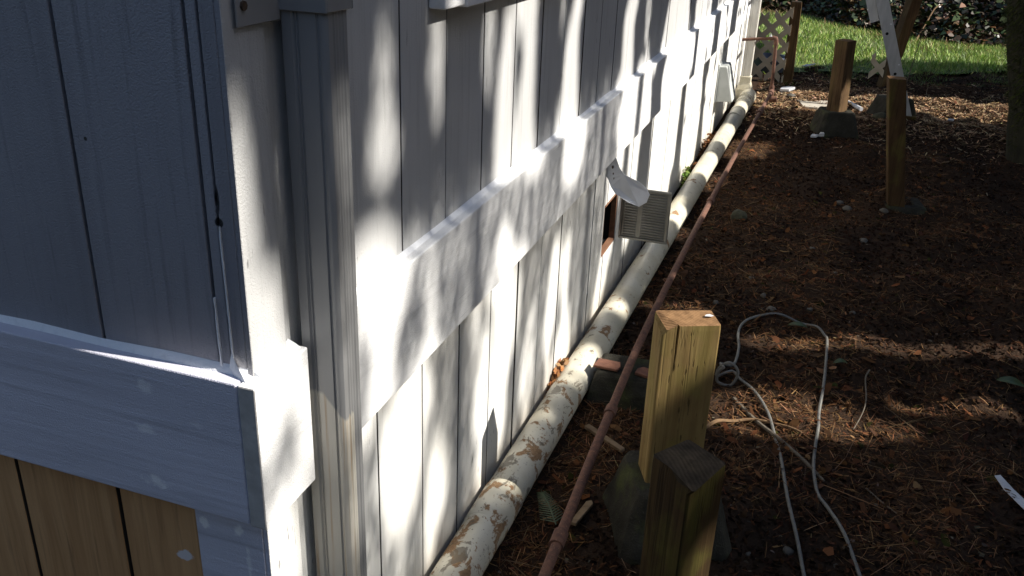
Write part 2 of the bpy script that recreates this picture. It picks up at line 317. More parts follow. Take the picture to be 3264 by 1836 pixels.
def lawn_near(x): return 8.0 + .62 * x + .12 * np.sin(3.1 * x)
def lawn_far(x): return np.interp(x, [-2, -.4, .23, .83, 1.2, 1.5, 2.04, 2.6, 5], [13.4, 13.1, 12.9, 11.8, 11.55, 11.2, 10.9, 11.0, 11.0])
xs = np.linspace(-2.5, 6, 60); mb = MB(); vs = []; fs = []
for i, x in enumerate(xs):
    for k in range(12):
        t = k / 11; y = lawn_near(x) * (1 - t) + (lawn_far(x) + .5) * t
        vs.append((x, y, .004 + .03 * math.sin(math.pi * min(1, t * 2) / 2) + .008 * math.sin(5 * x + 7 * y)))
for i in range(59):
    for k in range(11): fs.append((i * 12 + k, (i + 1) * 12 + k, (i + 1) * 12 + k + 1, i * 12 + k + 1))
mb.add(vs, fs); lawn = obj("lawn", mb, "lawn_soil", smooth=True); tag(lawn, "strip of bright green lawn behind the lattice", "lawn", kind="structure")
def bank_z(x, y):
    t = np.maximum(0, y - lawn_far(x) + .15); return .03 + .40 * t - .006 * t * t + .10 * np.sin(1.7 * x + .6 * y) * np.minimum(1, t) + .05 * np.sin(4.1 * x - 2.2 * y) * np.minimum(1, t)
bx = np.linspace(-9, 14, 80); vs = []; fs = []
for x in bx:
    for k in range(50):
        y = lawn_far(x) - .1 + 13 * (k / 49) ** 1.5; vs.append((x, y, float(bank_z(x, y)) - .03))
for i in range(79):
    for k in range(49): fs.append((i * 50 + k, (i + 1) * 50 + k, (i + 1) * 50 + k + 1, i * 50 + k + 1))
mb = MB(); mb.add(vs, fs); bank = obj("bank", mb, "bank_soil", smooth=True); tag(bank, "dark slope rising behind the lawn, covered in ivy", "slope", kind="structure")

# ================================================================== the house
ZT, ZB, ZR = .907, .671, 2.5          # trim band top and bottom, eave height
house = thing("house", (0, 0, 0), "white painted house with grooved vertical siding and a horizontal trim band", "house")
L_END = 7.0
VY0, VY1, VZ0, VZ1 = 2.172, 2.392, .276, .484       # open crawl-space vent hole
mb = MB()
mb.box((-5, .014, -.1), (-.2, L_END - .014, ZR)); mb.box((-.2, .014, -.1), (-.0305, VY0, ZR)); mb.box((-.2, VY1, -.1), (-.0305, L_END - .014, ZR))
mb.box((-.2, VY0, -.1), (-.0305, VY1, VZ0)); mb.box((-.2, VY0, VZ1), (-.0305, VY1, ZR))
obj("wall_core", mb, "dark_core", house)
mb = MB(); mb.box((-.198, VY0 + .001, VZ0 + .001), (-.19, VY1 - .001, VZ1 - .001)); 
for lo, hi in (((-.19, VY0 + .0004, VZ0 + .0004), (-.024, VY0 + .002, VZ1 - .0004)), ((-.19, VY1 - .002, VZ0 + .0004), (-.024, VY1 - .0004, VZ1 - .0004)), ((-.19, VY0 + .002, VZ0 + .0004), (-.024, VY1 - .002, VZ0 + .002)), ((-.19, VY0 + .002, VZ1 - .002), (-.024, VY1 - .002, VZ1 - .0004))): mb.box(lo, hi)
obj("vent_shade_lining", mb, "black_void", house)  # black lining stands in for the shade inside the hole
gap = .0046
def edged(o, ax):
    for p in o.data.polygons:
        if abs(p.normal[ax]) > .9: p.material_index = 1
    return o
def siding(y0, y1, z0, z1, mat):
    dx = random.uniform(-.0022, .0016); gap = random.uniform(.0030, .0052)
    mb = MB(); mb.box((-.030, y0 + gap, z0), (dx, y1 - gap, z1)); return edged(obj("siding_board", mb, [mat, "groove_shade_edge"], house, .0012), 1)
ys = [.092, .4906 - .2032] + [.4906 + .2032 * i for i in range(0, 33)]
ys = [y for y in ys if y < L_END - .05] + [L_END]
WY0, WY1, WZ0, WZ1 = .66, 1.72, 1.36, 2.15          # window opening
for y0, y1 in zip(ys[:-1], ys[1:]): siding(y0, y1, .72, ZR, "white_siding_paint")
yl = [.092, .375 - .2032] + [.375 + .2032 * i for i in range(0, 33)]
yl = [y for y in yl if y < L_END - .05] + [L_END]
for y0, y1 in zip(yl[:-1], yl[1:]):
    zb = random.uniform(.012, .03)
    if y0 < VY1 and y1 > VY0:
        mb = MB(); a, b = y0 + gap, y1 - gap
        if a < VY0: mb.box((-.030, a, zb), (0, VY0, .71))
        if b > VY1 + .004: mb.box((-.030, VY1, zb), (0, b, .71))
        c0, c1 = max(a, VY0), min(b, VY1); mb.box((-.030, c0, zb), (0.0004, c1, VZ0)); mb.box((-.030, c0, VZ1), (0.0004, c1, .71))
        obj("siding_board", mb, "white_skirt_paint", house)
    else: siding(y0, y1, zb, .71, "white_skirt_paint")
def corner_board(z0, z1, mat):
    mb = MB(); mb.box((-.0005, 0.0, z0), (.0085, .084, z1)); o = obj("corner_board", mb, [mat, "blue_grey_paint" if z0 > .5 else "grey_primer_paint"], house, .001)
    for p in o.data.polygons:
        if p.normal.y < -.9: p.material_index = 1
corner_board(.72, ZR, "white_siding_paint"); corner_board(.01, .715, "white_skirt_paint")
# end wall (faces the viewer's left)
gxs = [0, -.025, -.045, -.2457] + [-.2457 - .2032 * i for i in range(1, 14)]
for x1, x0 in zip(gxs[:-1], gxs[1:]):
    dy = random.uniform(-.0008, .0008); mb = MB(); mb.box((x0 + (.0028 if x0 < -.03 else .0022), dy, .72), (x1 - (.0028 if x1 < -.03 else .0022 if x1 < 0 else .0005), .013, ZR)); obj("siding_board", mb, "blue_grey_paint", house, .0010)
lx = [-.122, -.2685, -.475] + [-.475 - .2032 * i for i in range(1, 13)]
mb = MB(); mb.box((-.1215, -.001, .01), (-.0008, .013, .715)); obj("painted_board", mb, "grey_primer_paint", house, .001)
for x1, x0 in zip(lx[:-1], lx[1:]):
    mb = MB(); mb.box((x0 + .004, 0, .01), (x1 - (.004 if x1 < -.2 else 0.0005), .013, .71)); edged(obj("plywood_board", mb, ["raw_plywood", "groove_shade_edge"], house, .0012), 0)
# trim band
T = .03
def trim(lo, hi, mat, name="trim_board"):
    mb = MB(); mb.box(lo, hi); return obj(name, mb, mat, house, .0025, seg=2)
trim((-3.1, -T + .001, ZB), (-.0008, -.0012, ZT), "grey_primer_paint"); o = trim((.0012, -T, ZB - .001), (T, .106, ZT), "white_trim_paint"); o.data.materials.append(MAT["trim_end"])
for p in o.data.polygons:
    if p.normal.y < -.9: p.material_index = 1
trim((.0012, .182, ZB), (T - .001, 3.86, ZT), "white_trim_paint"); trim((.0012, 3.862, ZB + .001), (T, L_END + .02, ZT + .001), "white_trim_paint")
def caulk(p0, p1, nrm, mat="caulk"):
    p0, p1, nrm = Vector(p0), Vector(p1), Vector(nrm); n = 24; rings = []
    for i in range(n + 1):
        p = p0.lerp(p1, i / n); a = random.uniform(.008, .014); b = random.uniform(.006, .012); up = Vector((0, 0, 1))
        rings.append([p - up * .002, p + nrm * a - up * .002, p + nrm * a * .55 + up * b * .45, p + up * b])
    mb = MB().loft(rings); return obj("caulk_bead", mb, mat, house, smooth=True)
caulk((-.012 + .0125, .002, ZT), (.0005, .1, ZT), (1.9, 0, 0)); caulk((-.0005, .18, ZT), (-.0005, 3.86, ZT), (1, 0, 0)); caulk((-.0005, 3.86, ZT), (-.0005, L_END, ZT), (1, 0, 0))
caulk((-3, .0005, ZT), (.0, .0005, ZT), (0, -1, 0))
mb = MB(); mb.add([(-.030, -.003, ZT - .001), (.010, -.020, ZT - .001), (.010, .010, ZT - .001), (-.0245, -.0012, ZT + .030), (-.012, -.003, ZT + .007)], [(0, 1, 3), (1, 2, 4), (1, 4, 3), (0, 3, 4), (0, 4, 2), (0, 2, 1)]); obj("caulk_smear", mb, "caulk", house)
for cx_, zt_ in ((-.0222, 1.125), (-.0425, 1.02)):
    rings = [[(cx_ - .0010 + random.uniform(-.0006, .0006), -.0022, z_), (cx_ + .0016 * k_, -.0028, z_), (cx_ + .0014 * k_, .002, z_), (cx_ - .0010, .002, z_)] for z_, k_ in [(ZT - .002 + (zt_ - ZT) * i / 16, 1.4 - .9 * i / 16) for i in range(17)]]
    obj("caulk_line", MB().loft(rings), "caulk", house)
# window
trim((.0012, .606, 1.336), (.034, .70, 2.25), "white_trim_paint", "window_casing"); trim((.0012, .7006, 1.331), (.038, 1.80, 1.392), "white_trim_paint", "window_casing")
trim((.0012, 1.8006, 1.318), (.034, 1.89, 2.25), "white_trim_paint", "window_casing"); trim((.0012, .60, 2.2506), (.036, 1.90, 2.34), "white_trim_paint", "window_casing")
mb = MB(); mb.box((.0012, .701, 1.393), (.008, 1.80, 2.25)); obj("window_pane", mb, "window_glass", house)
# roof and eave
mb = MB(); mb.extrude([(.16, ZR - .02), (.16, ZR + .06), (-2.5, 3.75), (-5.4, ZR + .06), (-5.4, ZR - .02), (-2.5, 3.6)], 1, -.35, L_END + .35); obj("roof", mb, "roof_shingle", house)
mb = MB(); mb.box((.161, -.35, ZR - .06), (.18, L_END + .35, ZR + .07)); obj("fascia", mb, "white_trim_paint", house)
# vent frame
mb = MB(); e = .012
mb.box((-.022, VY0 + .0006, VZ0 + .0006), (-.002, VY0 + e, VZ1)); mb.box((-.022, VY0 + e, VZ0 + .0006), (-.001, VY1 - .0006, VZ0 + e)); mb.box((-.022, VY0 + e, VZ1 - e), (-.001, VY1 - .0006, VZ1 - .0006)); mb.box((-.022, VY1 - e, VZ0 + e), (-.002, VY1 - .0006, VZ1 - e))
obj("vent_frame", mb, "vent_wood", house)

# ------------------------------------------------------------------ downspouts
def spout_section(x0, x1, y0, y1):
    pts = []
    def face(a, b, ribs, depth, nrm):
        n = 40; a = Vector(a); b = Vector(b); nrm = Vector(nrm)
        for i in range(n):
            t = i / n; d = 0
            for c, wd in ribs:
                k = abs(t - c) / wd
                if k < 1: d = max(d, depth * (1 - k * k))
            pts.append(tuple(a.lerp(b, t) - nrm * d))
    ch = .004
    face((x0 + ch, y0), (x1 - ch, y0), [(.28, .05), (.36, .03), (.84, .04)], .0030, (0, -1))
    face((x1, y0 + ch), (x1, y1 - ch), [(.26, .06), (.42, .06), (.58, .06), (.74, .06)], .0025, (1, 0))
    face((x1 - ch, y1), (x0 + ch, y1), [(.4, .06), (.6, .06)], .0025, (0, 1)); face((x0, y1 - ch), (x0, y0 + ch), [], 0, (-1, 0))
    return pts
t = thing("downspout", (.045, .145, .0), "grey downspout strapped to the near corner of the house", "downspout", "downspouts of the house")
mb = MB().extrude(spout_section(.010, .080, .117, .174), 2, .03, 2.42); obj("spout_pipe", mb, "downspout_paint", t, smooth=True)
mb = MB(); S0, S1 = 1.385, 1.418
mb.box((.0128, .020, S0 - .012), (.0155, .114, S1 + .004)); mb.box((.0128, .1105, S0), (.084, .1135, S1)); mb.box((.0812, .1138, S0 + .0005), (.0842, .1775, S1)); mb.box((.012, .1778, S0), (.0842, .1806, S1)); mb.box((.0008, .181, S0 - .004), (.004, .235, S1 + .004))
st = obj("strap", mb, "downspout_paint", t, .0012)
mb = MB().tube([(.0150, .034, S0 + .013), (.0185, .034, S0 + .013)], .006, 8); obj("screw", mb, "screw_rust", st)
t = thing("downspout", (.065, 6.72, 0), "pale sunlit downspout at the far corner, dropping into the drain pipe", "downspout", "downspouts of the house")
mb = MB().extrude(spout_section(.028, .102, 6.69, 6.75), 2, .175, 2.42); obj("spout_pipe", mb, "far_downspout_paint", t, smooth=True)
mb = MB().loft([[(.066 + hx * px, 6.72 + hy * py, z) for px, py in ((-1, -1), (1, -1), (1, 1), (-1, 1))] for z, hx, hy in ((.205, .044, .040), (.155, .044, .040), (.10, .062, .058), (.03, .066, .062), (-.02, .066, .062))]); obj("drain_adapter", mb, "cream_plastic", t, .006, seg=2)

# ------------------------------------------------------------------ white drain pipe
t = thing("drain_pipe", (.07, 1, 0), "cream plastic drain pipe stained with mud, lying along the foot of the wall", "pipe")
def dp(y): return (.0605 + .0088 * max(0, y - .9), y, .0535 + .004 * math.sin(y * 1.3))
R0 = .0535
def seg(y0, y1): mb = MB().tube([dp(y0 + (y1 - y0) * i / 24) for i in range(25)], R0, 40); obj("pipe_section", mb, "stained_drain_plastic", t, smooth=True)
seg(-1.5, .955); seg(.9555, 3.09); seg(3.0905, 6.62)
def ring(y0, y1, r, mat="cream_plastic"): mb = MB().tube([dp(y0), dp(y0 + .004), dp(y1 - .004), dp(y1)], [r - .0022, r, r, r - .0022], 40); obj("coupling", mb, mat, t, smooth=True)
ring(.80, .956, R0 + .0022, "stained_drain_plastic"); ring(3.083, 3.0925, R0 + .0006, "stained_drain_plastic"); ring(5.70, 5.745, R0 + .006); ring(5.93, 5.98, R0 + .004); ring(6.27, 6.34, R0 + .007); ring(6.44, 6.66, R0 + .009)

# ------------------------------------------------------------------ rusty pipe
t = thing("rusty_pipe", (.25, 2, 0), "thin rusty iron pipe running beside the drain and rising to the wall tap", "pipe")
path = [(.335, -1.2, .095), (.278, .45, .115), (.250, 1.3, .135), (.236, 1.9, .14), (.231, 2.9, .125), (.242, 4.3, .115), (.262, 5.4, .11), (.286, 6.55, .112)]
def cr(path, n=8):
    P = [Vector(p) for p in path]; out = []
    for i in range(len(P) - 1):
        p0, p1, p2, p3 = P[max(i - 1, 0)], P[i], P[i + 1], P[min(i + 2, len(P) - 1)]
        for k in range(n):
            u = k / n; out.append(.5 * ((2 * p1) + (p2 - p0) * u + (2 * p0 - 5 * p1 + 4 * p2 - p3) * u * u + (3 * p1 - p0 - 3 * p2 + p3) * u ** 3))
    return out + [P[-1]]
mb = MB().tube(cr(path), .0132, 14); obj("pipe_run", mb, "rusty_iron", t, smooth=True)
def rod(name, a, b, r, mat="rusty_iron"): mb = MB().tube([a, b], r, 14); return obj(name, mb, mat, t, smooth=True)
rod("coupling", (.2668, .74, .1195), (.2655, .79, .1205), .0185); rod("coupling", (.2492, 1.335, .1355), (.2483, 1.375, .136), .018); rod("coupling", (.2352, 3.52, .1205), (.2362, 3.58, .12), .0185)
rod("coupling", (.268, 5.78, .1105), (.2725, 5.92, .111), .021); rod("riser", (.288, 6.66, .02), (.262, 6.66, .515), .0135); rod("pipe_arm", (.262, 6.66, .525), (.002, 6.66, .492), .0115)
mb = MB().tube([(.215, 6.66, .519), (.24, 6.66, .524), (.256, 6.66, .521), (.2625, 6.66, .508), (.264, 6.66, .47)], [.0165, .018, .0195, .018, .0165], 14); obj("elbow_fitting", mb, "rusty_iron", t, smooth=True)
rod("tee_fitting", (.2845, 6.66, .085), (.281, 6.66, .155), .021); rod("tee_branch", (.285, 6.56, .112), (.287, 6.66, .114), .019); rod("stop_valve", (.289, 6.66, .045), (.335, 6.66, .052), .022)
mb = MB().tube([(.217, 6.648, .535), (.216, 6.646, .556)], [.010, .006], 8); obj("thread_tape", mb, "white_plastic", t)

# ------------------------------------------------------------------ posts and pier blocks
def pier(loc, rz, label, base=.145, top=.105, h=.175, sink=0.0):
    t = thing("pier_block", loc, label, "concrete block", "concrete pier blocks")
    m = Matrix.Translation(loc) @ Matrix.Rotation(rz, 4, 'Z'); s = .052
    def sq(r, z, k=.82):
        c = r * k; return [m @ Vector((px, py, z)) for px, py in ((-c, -r), (c, -r), (r, -c), (r, c), (c, r), (-c, r), (-r, c), (-r, -c))]
    mb = MB().loft([sq(base, -sink - .02), sq(base, .02 - sink), sq(top, h - sink), sq(s, h - sink, .9), sq(s * .96, h - .03 - sink, .9)]); obj("block_body", mb, "concrete", t, .006, seg=2, lumpy=.004); return t
def post(name, label, c, z0, z1, w_, d_, rz, mats, lean=(0, 0), notch=None, chip=None, chip_i=(0, 10), group="cut off timber posts"):
    t = thing(name, (c[0], c[1], z0), label, "post", group)
    hw, hd, b = w_ / 2, d_ / 2, .004
    nt = notch if notch is not None else 99
    sec = [(-hw + b, -hd)] + [(nt - .003 if notch is not None else -.01, -hd), (nt if notch is not None else 0, -hd), (nt + .003 if notch is not None else .01, -hd)] + [(hw - b, -hd), (hw, -hd + b), (hw, hd - b), (hw - b, hd), (-hw + b, hd), (-hw, hd - b), (-hw, -hd + b)]
    m = Matrix.Rotation(rz, 4, 'Z'); rings = []
    H = z1 - z0
    for tz in (0, .3, .6, .72, .86, .97, 1):
        r = []
        for i, (u, v) in enumerate(sec):
            vv = v + (.010 * max(0, (tz - .72) / .28) if (i == 2 and notch is not None) else 0); zz = z0 + H * tz
            if chip and tz > .95 and i in chip_i: zz -= chip * (1 if tz == 1 else .9); u += .010 if tz == 1 else 0
            if tz == 1: u *= .985; vv *= .985; zz += random.uniform(-.0015, .0015)
            p = m @ Vector((u, vv, 0)); r.append((c[0] + p.x + lean[0] * tz, c[1] + p.y + lean[1] * tz, zz))
        rings.append(r)
    mb = MB().loft(rings, True, 0, 1); obj("timber", mb, [mats[0], mats[1]], t); return t
pier((.478, 1.06, 0), .42, "mossy concrete pier block under the yellow split post nearest the drain pipe")
postA = post("wood_post", "yellow treated timber post with a split top, standing beside the concrete block", (.470, 1.058), .150, .617, .140, .086, .425, ("treated_wood", "end_grain"), notch=.012 - .045, chip=.012)
pier((.575, .43, 0), -.5, "concrete pier block below the frame under the nearest green post")
postB = post("wood_post", "nearest timber post, green with algae and dark on its sawn top", (.572, .435), .15, .640, .092, .092, -.60, ("old_green_wood", "dark_end_grain"), chip=.016, chip_i=(3, 4, 5))
pier((.790, 5.87, 0), .30, "lone concrete pier block carrying the brown post in the middle of the yard")
postC = post("wood_post", "brown weathered post on its own pier block in front of the lawn", (.790, 5.87), .15, .655, .095, .118, -.52, ("weathered_wood", "end_grain"), lean=(-.022, 0))
pier((1.20, 4.37, 0), .2, "half buried concrete pier block under the leaning post on the right", h=.15, sink=.142)
postR = post("wood_post", "dark post leaning to the left in front of the ladder", (1.158, 4.30), .01, .690, .088, .088, .12, ("dark_wood", "end_grain"), lean=(-.125, 0))
pier((1.205, 6.66, 0), .5, "pale sunlit concrete pier block beside the ladder foot", h=.16)
postL = post("wood_post", "brown post holding up the lattice panel at the back", (.352, 7.74), -.02, .705, .088, .088, .10, ("weathered_wood", "dark_end_grain"), lean=(-.026, 0))
postB2 = post("wood_post", "long timber post leaning right behind the ladder", (1.185, 8.05), -.02, 1.6, .10, .10, .5, ("weathered_wood", "end_grain"), lean=(.23, .05))
# paint splashes on the two posts' tops are small flakes lying there
mb = MB(); mb.add([(.507, 1.074, .6215), (.522, 1.077, .622), (.528, 1.085, .6215), (.517, 1.090, .622), (.509, 1.083, .6225)], [(0, 1, 2, 3, 4)])
tag(obj("paint_flake", mb, "white_plastic"), "white paint flake on top of the split yellow post", "paint flake")

# ------------------------------------------------------------------ concrete block and tile chip under the rusty pipe
t = thing("concrete_block", (.215, 1.68, 0), "rough concrete block propping up the rusty pipe", "concrete block")
m = Matrix.Translation((.225, 1.685, 0)) @ Matrix.Rotation(.05, 4, 'Z'); 
mb = MB().loft([[m @ Vector(p) for p in ((-a, -b, z), (a, -b, z), (a, b, z), (-a, b, z))] for a, b, z in ((.118, .098, -.02), (.112, .092, .03), (.088, .075, .108), (.08, .068, .116))]); obj("block_body", mb, "concrete", t, .006, seg=2, lumpy=.005)
def slab(name, pts, z, th, mat, label, cat, tilt=0.0, group=None):
    mb = MB().loft([[(x, y, z + tilt * (x - pts[0][0])) for x, y in pts], [(x * .99 + .01 * pts[0][0], y, z + th + tilt * (x - pts[0][0])) for x, y in pts]]); return tag(obj(name, mb, mat, None, min(.0015, th * .3)), label, cat, group)
slab("tile_chip", [(.125, 1.628), (.165, 1.622), (.208, 1.617), (.213, 1.64), (.206, 1.672), (.17, 1.676), (.131, 1.682)], .1185, .009, "terracotta_chip", "broken terracotta chip wedged between block and drain pipe", "tile chip", .06)
slab("tile_chip", [(.262, 1.63), (.31, 1.622), (.335, 1.63), (.332, 1.672), (.28, 1.678), (.264, 1.66)], .1185, .010, "terracotta_chip", "broken terracotta chip right of the rusty pipe on the block", "tile chip", -.03)

# ------------------------------------------------------------------ vent cover and bent flap
t = thing("vent_cover", (.1, 2.40, .27), "galvanised louvred vent cover swung open beside the hole", "vent cover")
VX0, VX1, VB, VT, VYc = .012, .205, .285, .495, 2.405
mb = MB(); mb.box((VX0, VYc, VB), (VX1, VYc + .002, VT)); obj("back_plate", mb, "galvanised_steel", t)
mb = MB()
for a, b in (((VX0, VB), (VX1, VB + .010)), ((VX0, VT - .010), (VX1, VT)), ((VX0, VB + .010), (VX0 + .010, VT - .010)), ((VX1 - .010, VB + .010), (VX1, VT - .010))): mb.box((a[0], VYc - .007, a[1]), (b[0], VYc - .0004, b[1]))
obj("rim", mb, "galvanised_steel", t, .0025, seg=2)
nl = 17
for k in range(nl):
    z = VB + .018 + k * (VT - VB - .036) / (nl - 1)
    for xa, xb in ((VX0 + .016, VX0 + .066), (VX0 + .084, VX1 - .016)):
        sec = [(VYc - .0003, z - .0042), (VYc - .0055, z - .0030), (VYc - .0062, z - .0018), (VYc - .0003, z + .0028)]
        mb = MB().extrude(sec, 0, xa, xb); obj("louvre", mb, "galvanised_steel", t)
t = thing("metal_flap", (.03, 2.15, .6), "white painted metal flap hanging out below the trim band over the vent", "metal flap")
pol = [(-.010, .612), (.000, .672), (.032, .676), (.048, .642), (.064, .622), (.092, .610), (.122, .596), (.146, .576), (.160, .552), (.152, .522), (.128, .505), (.088, .520), (.040, .545), (.022, .566), (.008, .592)]
cent = (.06, .59); vs = []; fs = []
def fy(x): return 2.155 + .35 * (x - .05) ** 2 - .012 * math.sin(x * 24)
n_ = len(pol); mb = MB(); mb.loft([[(x, fy(x), z) for x, z in pol], [(x, fy(x) + .0018, z) for x, z in pol]]); obj("flap_sheet", mb, "white_metal", t)
for (x, z, rx, rz) in ((.022, .640, .0035, .006), (.026, .617, .0022, .004), (.030, .600, .0018, .004)):
    mb = MB().loft([[(x + rx * math.cos(a), fy(x) - .0006, z + rz * math.sin(a)) for a in np.linspace(0, 2 * math.pi, 10, endpoint=False)], [(x + rx * math.cos(a), fy(x) - .0001, z + rz * math.sin(a)) for a in np.linspace(0, 2 * math.pi, 10, endpoint=False)]]); obj("slot", mb, "screw_rust", t)

# ------------------------------------------------------------------ vent hood on the far wall
t = thing("vent_hood", (.05, 5.35, .28), "pale grey wedge shaped vent hood on the far end of the wall", "vent hood")
mb = MB().loft([[(.0015, y, .50), (.052, y, .505), (.060, y, .492), (.118, y, .275), (.0015, y, .268)] for y in (5.26, 5.47)]); obj("hood_body", mb, "grey_plastic", t, .006, seg=2)
mb = MB(); mb.box((.0013, 5.25, .262), (.008, 5.48, .515)); obj("mounting_flange", mb, "grey_plastic", t, .002)

# ------------------------------------------------------------------ lattice
def lattice(loc, x0, x1, z0, ztop, y, label, sp=.105, wd=.045):
    t = thing("lattice_panel", loc, label, "lattice", "lattice pieces"); r = math.sqrt(.5)
    for layer, s in ((0, 1), (1, -1)):
        ks = np.arange(-12, 18)
        for k in ks:
            c = k * sp * math.sqrt(2)            # line: z = s*(x-x0) + c
            pts = []
            lo = [(x0 + i * (x1 - x0) / 40) for i in range(41)]
            ok = [x for x in lo if z0 <= z0 + s * (x - x0) + c <= ztop(x)]
            if len(ok) < 2: continue
            a, b = ok[0], ok[-1]; za, zb = z0 + s * (a - x0) + c, z0 + s * (b - x0) + c
            h = wd * math.sqrt(.5)
            quad = [(a, za - h), (b, zb - h), (b, zb + h), (a, za + h)]
            yy = y + (.0 if layer == 0 else .0065)
            mb = MB().loft([[(u, yy, v) for u, v in quad], [(u, yy + .006, v) for u, v in quad]]); obj("slat", mb, "lattice_plastic", t)
    return t
lattice((.12, 7.70, 0), -.30, .315, .02, lambda x: .575 + .28 * max(0, x - .05), 7.68, "tan plastic lattice panel between the far downspout and a post")
lattice((1.1, 7.98, 0), 1.035, 1.16, .09, lambda x: .27, 7.97, "small broken piece of lattice at the foot of the long leaning post")
t = thing("plastic_tub", (.14, 8.25, 0), "dark blue plastic tub on the grass behind the lattice", "tub")
def disc(r, z, n=24): return [(.14 + r * math.cos(2 * math.pi * k / n), 8.25 + r * math.sin(2 * math.pi * k / n), z) for k in range(n)]
mb = MB().loft([disc(.13, .0), disc(.16, .12), disc(.175, .122), disc(.175, .145), disc(.155, .145), disc(.13, .03)]); obj("tub_body", mb, "blue_tub_plastic", t, smooth=True)

# ------------------------------------------------------------------ ladder
t = thing("ladder", (1.31, 6.5, 0), "aluminium extension ladder leaning towards the house, seen from the side", "ladder")
fo = Vector((1.315, 6.50, .0)); up = Vector((-.39, 0, 1)).normalized(); sd = Vector((up.z, 0, -up.x)); Y_ = Vector((0, 1, 0))
def rail(y, s0, s1, off, wd, name, mi="aluminium"):
    mb = MB(); m = Matrix(((sd.x, 0, up.x, fo.x + sd.x * off), (sd.y, 1, up.y, y), (sd.z, 0, up.z, fo.z + sd.z * off), (0, 0, 0, 1)))
    h = wd / 2; sec = [(-h, 0), (h, 0), (h, .026), (h - .0025, .026), (h - .0025, .0025), (-h + .0025, .0025), (-h + .0025, .026), (-h, .026)]
    rings = [[m @ Vector((u, v, s)) for u, v in sec] for s in (s0, s1)]; mb.loft(rings); o = obj(name, mb, mi, t); return o, m
LEN = 2.75
for y in (6.50, 6.90):
    o, m = rail(y, .02, LEN - .5, 0, .088, "rail")
    if y < 6.6:
        for s in np.arange(.39, 2.2, .305):
            mb = MB().loft([[m @ Vector((-.012 + .011 * math.cos(a), -.0009 - q, s + .011 * math.sin(a))) for a in np.linspace(0, 2 * math.pi, 14, endpoint=False)] for q in (0, -.0004)]); obj("rung_hole", mb, "black_void", o)
            mb = MB().loft([[m @ Vector((.026 + .006 * math.cos(a), -q, s + .06 + .006 * math.sin(a))) for a in np.linspace(0, 2 * math.pi, 8, endpoint=False)] for q in (0, .003)]); obj("rivet", mb, "white_metal", o)
    o, m = rail(y + (.03 if y < 6.6 else -.03), .80, LEN, -.078, .062, "fly_rail")
    mb = MB(); mb.box((-.055, -.02, -.03), (.055, .045, .03), mat=Matrix.Translation((fo.x, y, .03))); obj("foot", mb, "dark_wood", t, .005)
for s in np.arange(.3, 2.2, .305):
    p = fo + up * s; mb = MB().tube([(p.x, 6.505, p.z), (p.x, 6.925, p.z)], .014, 10); obj("rung", mb, "aluminium", t)

# ------------------------------------------------------------------ cord
def gz(x, y, r): return float(gh(x, y)) + r
c1 = [(0.99, .93), (0.958, 1.039), (0.923, 1.16), (0.885, 1.277), (0.856, 1.351), (0.84, 1.457), (0.839, 1.577), (0.843, 1.697), (0.842, 1.798), (0.847, 1.936), (0.85, 2.147), (0.851, 2.347), (0.844, 2.435), (0.812, 2.515), (0.75, 2.537), (0.659, 2.526), (0.571, 2.468), (0.534, 2.384), (0.53, 2.28), (0.547, 2.131), (0.548, 2.034), (0.535, 1.997), (0.50, 1.99)]
c2 = [(0.545, 1.955), (0.579, 1.909), (0.632, 1.845), (0.687, 1.733), (0.723, 1.599), (0.746, 1.45), (0.775, 1.261), (0.81, 1.115), (0.837, 0.991), (0.87, 0.86)]
pth = [(1.06, .70, gz(1.06, .70, .006))] + [(x, y, gz(x, y, .006 + .004)) for x, y in c1]
cx, cy = .535, 1.83                        # the small coil beside the post
for k in range(20):
    a = 2.0 + k * .42; r = .034 - .004 * math.sin(k * .9); pth.append((cx + r * math.cos(a), cy + .03 + .002 * k, .050 + (.040 - .003 * math.sin(k * 1.3)) * math.sin(a)))
pth += [(x, y, gz(x, y, .006 + .003)) for x, y in c2]
mb = MB().tube(cr(pth, 4), .0050, 8); tag(obj("power_cord", mb, "cord_rubber", smooth=True), "grey power cord looping over the ground beside the posts", "cord")

# ------------------------------------------------------------------ sticks, scraps, stones
def stick(name, pts, r, mat, label, cat="stick", group=None, zoff=.006, lift=None):
    P = [(x, y, gz(x, y, zoff + (lift[i] if lift else 0))) for i, (x, y) in enumerate(pts)]; Q = cr(P, 4); n = len(Q)
    mb = MB().tube(Q, [r * (1 - .45 * i / n) * random.uniform(.9, 1.1) for i in range(n)], 7); return tag(obj(name, mb, mat, smooth=True), label, cat, group)
stick("curved_stick", [(0.508, 1.591), (0.539, 1.642), (0.586, 1.676), (0.646, 1.698), (0.705, 1.691), (0.757, 1.674), (0.795, 1.653)], .0065, "stick_bark", "bent tan stick lying under the cord beside the split post", zoff=.012)
stick("straight_stick", [(0.571, 1.806), (0.652, 1.706), (0.748, 1.574), (0.829, 1.473), (0.87, 1.422)], .0075, "grey_stick", "straight grey stick lying across both runs of the cord", zoff=.004)
stick("thin_twig", [(0.99, 2.069), (0.977, 2.005), (0.983, 1.91), (0.974, 1.827), (0.95, 1.754)], .0028, "grey_stick", "thin S shaped twig on the ground right of the cord loop", "twig", lift=[.02, .03, .015, .02, 0])
stick("thin_twig", [(0.986, 1.439), (1.02, 1.398), (1.059, 1.316)], .003, "grey_stick", "short straight twig right of the cord in the foreground", "twig")
stick("dry_stem", [(1.371, 8.087), (1.40, 8.10), (1.43, 8.12)], .004, "grey_stick", "thin dry stem standing up right of the ladder", "stem", lift=[0, .26, .5])
stick("dry_stem", [(1.529, 7.645), (1.515, 7.65), (1.52, 7.66)], .004, "grey_stick", "short crooked dry stem beyond the sunlit strip of soil", "stem", lift=[0, .06, .12])
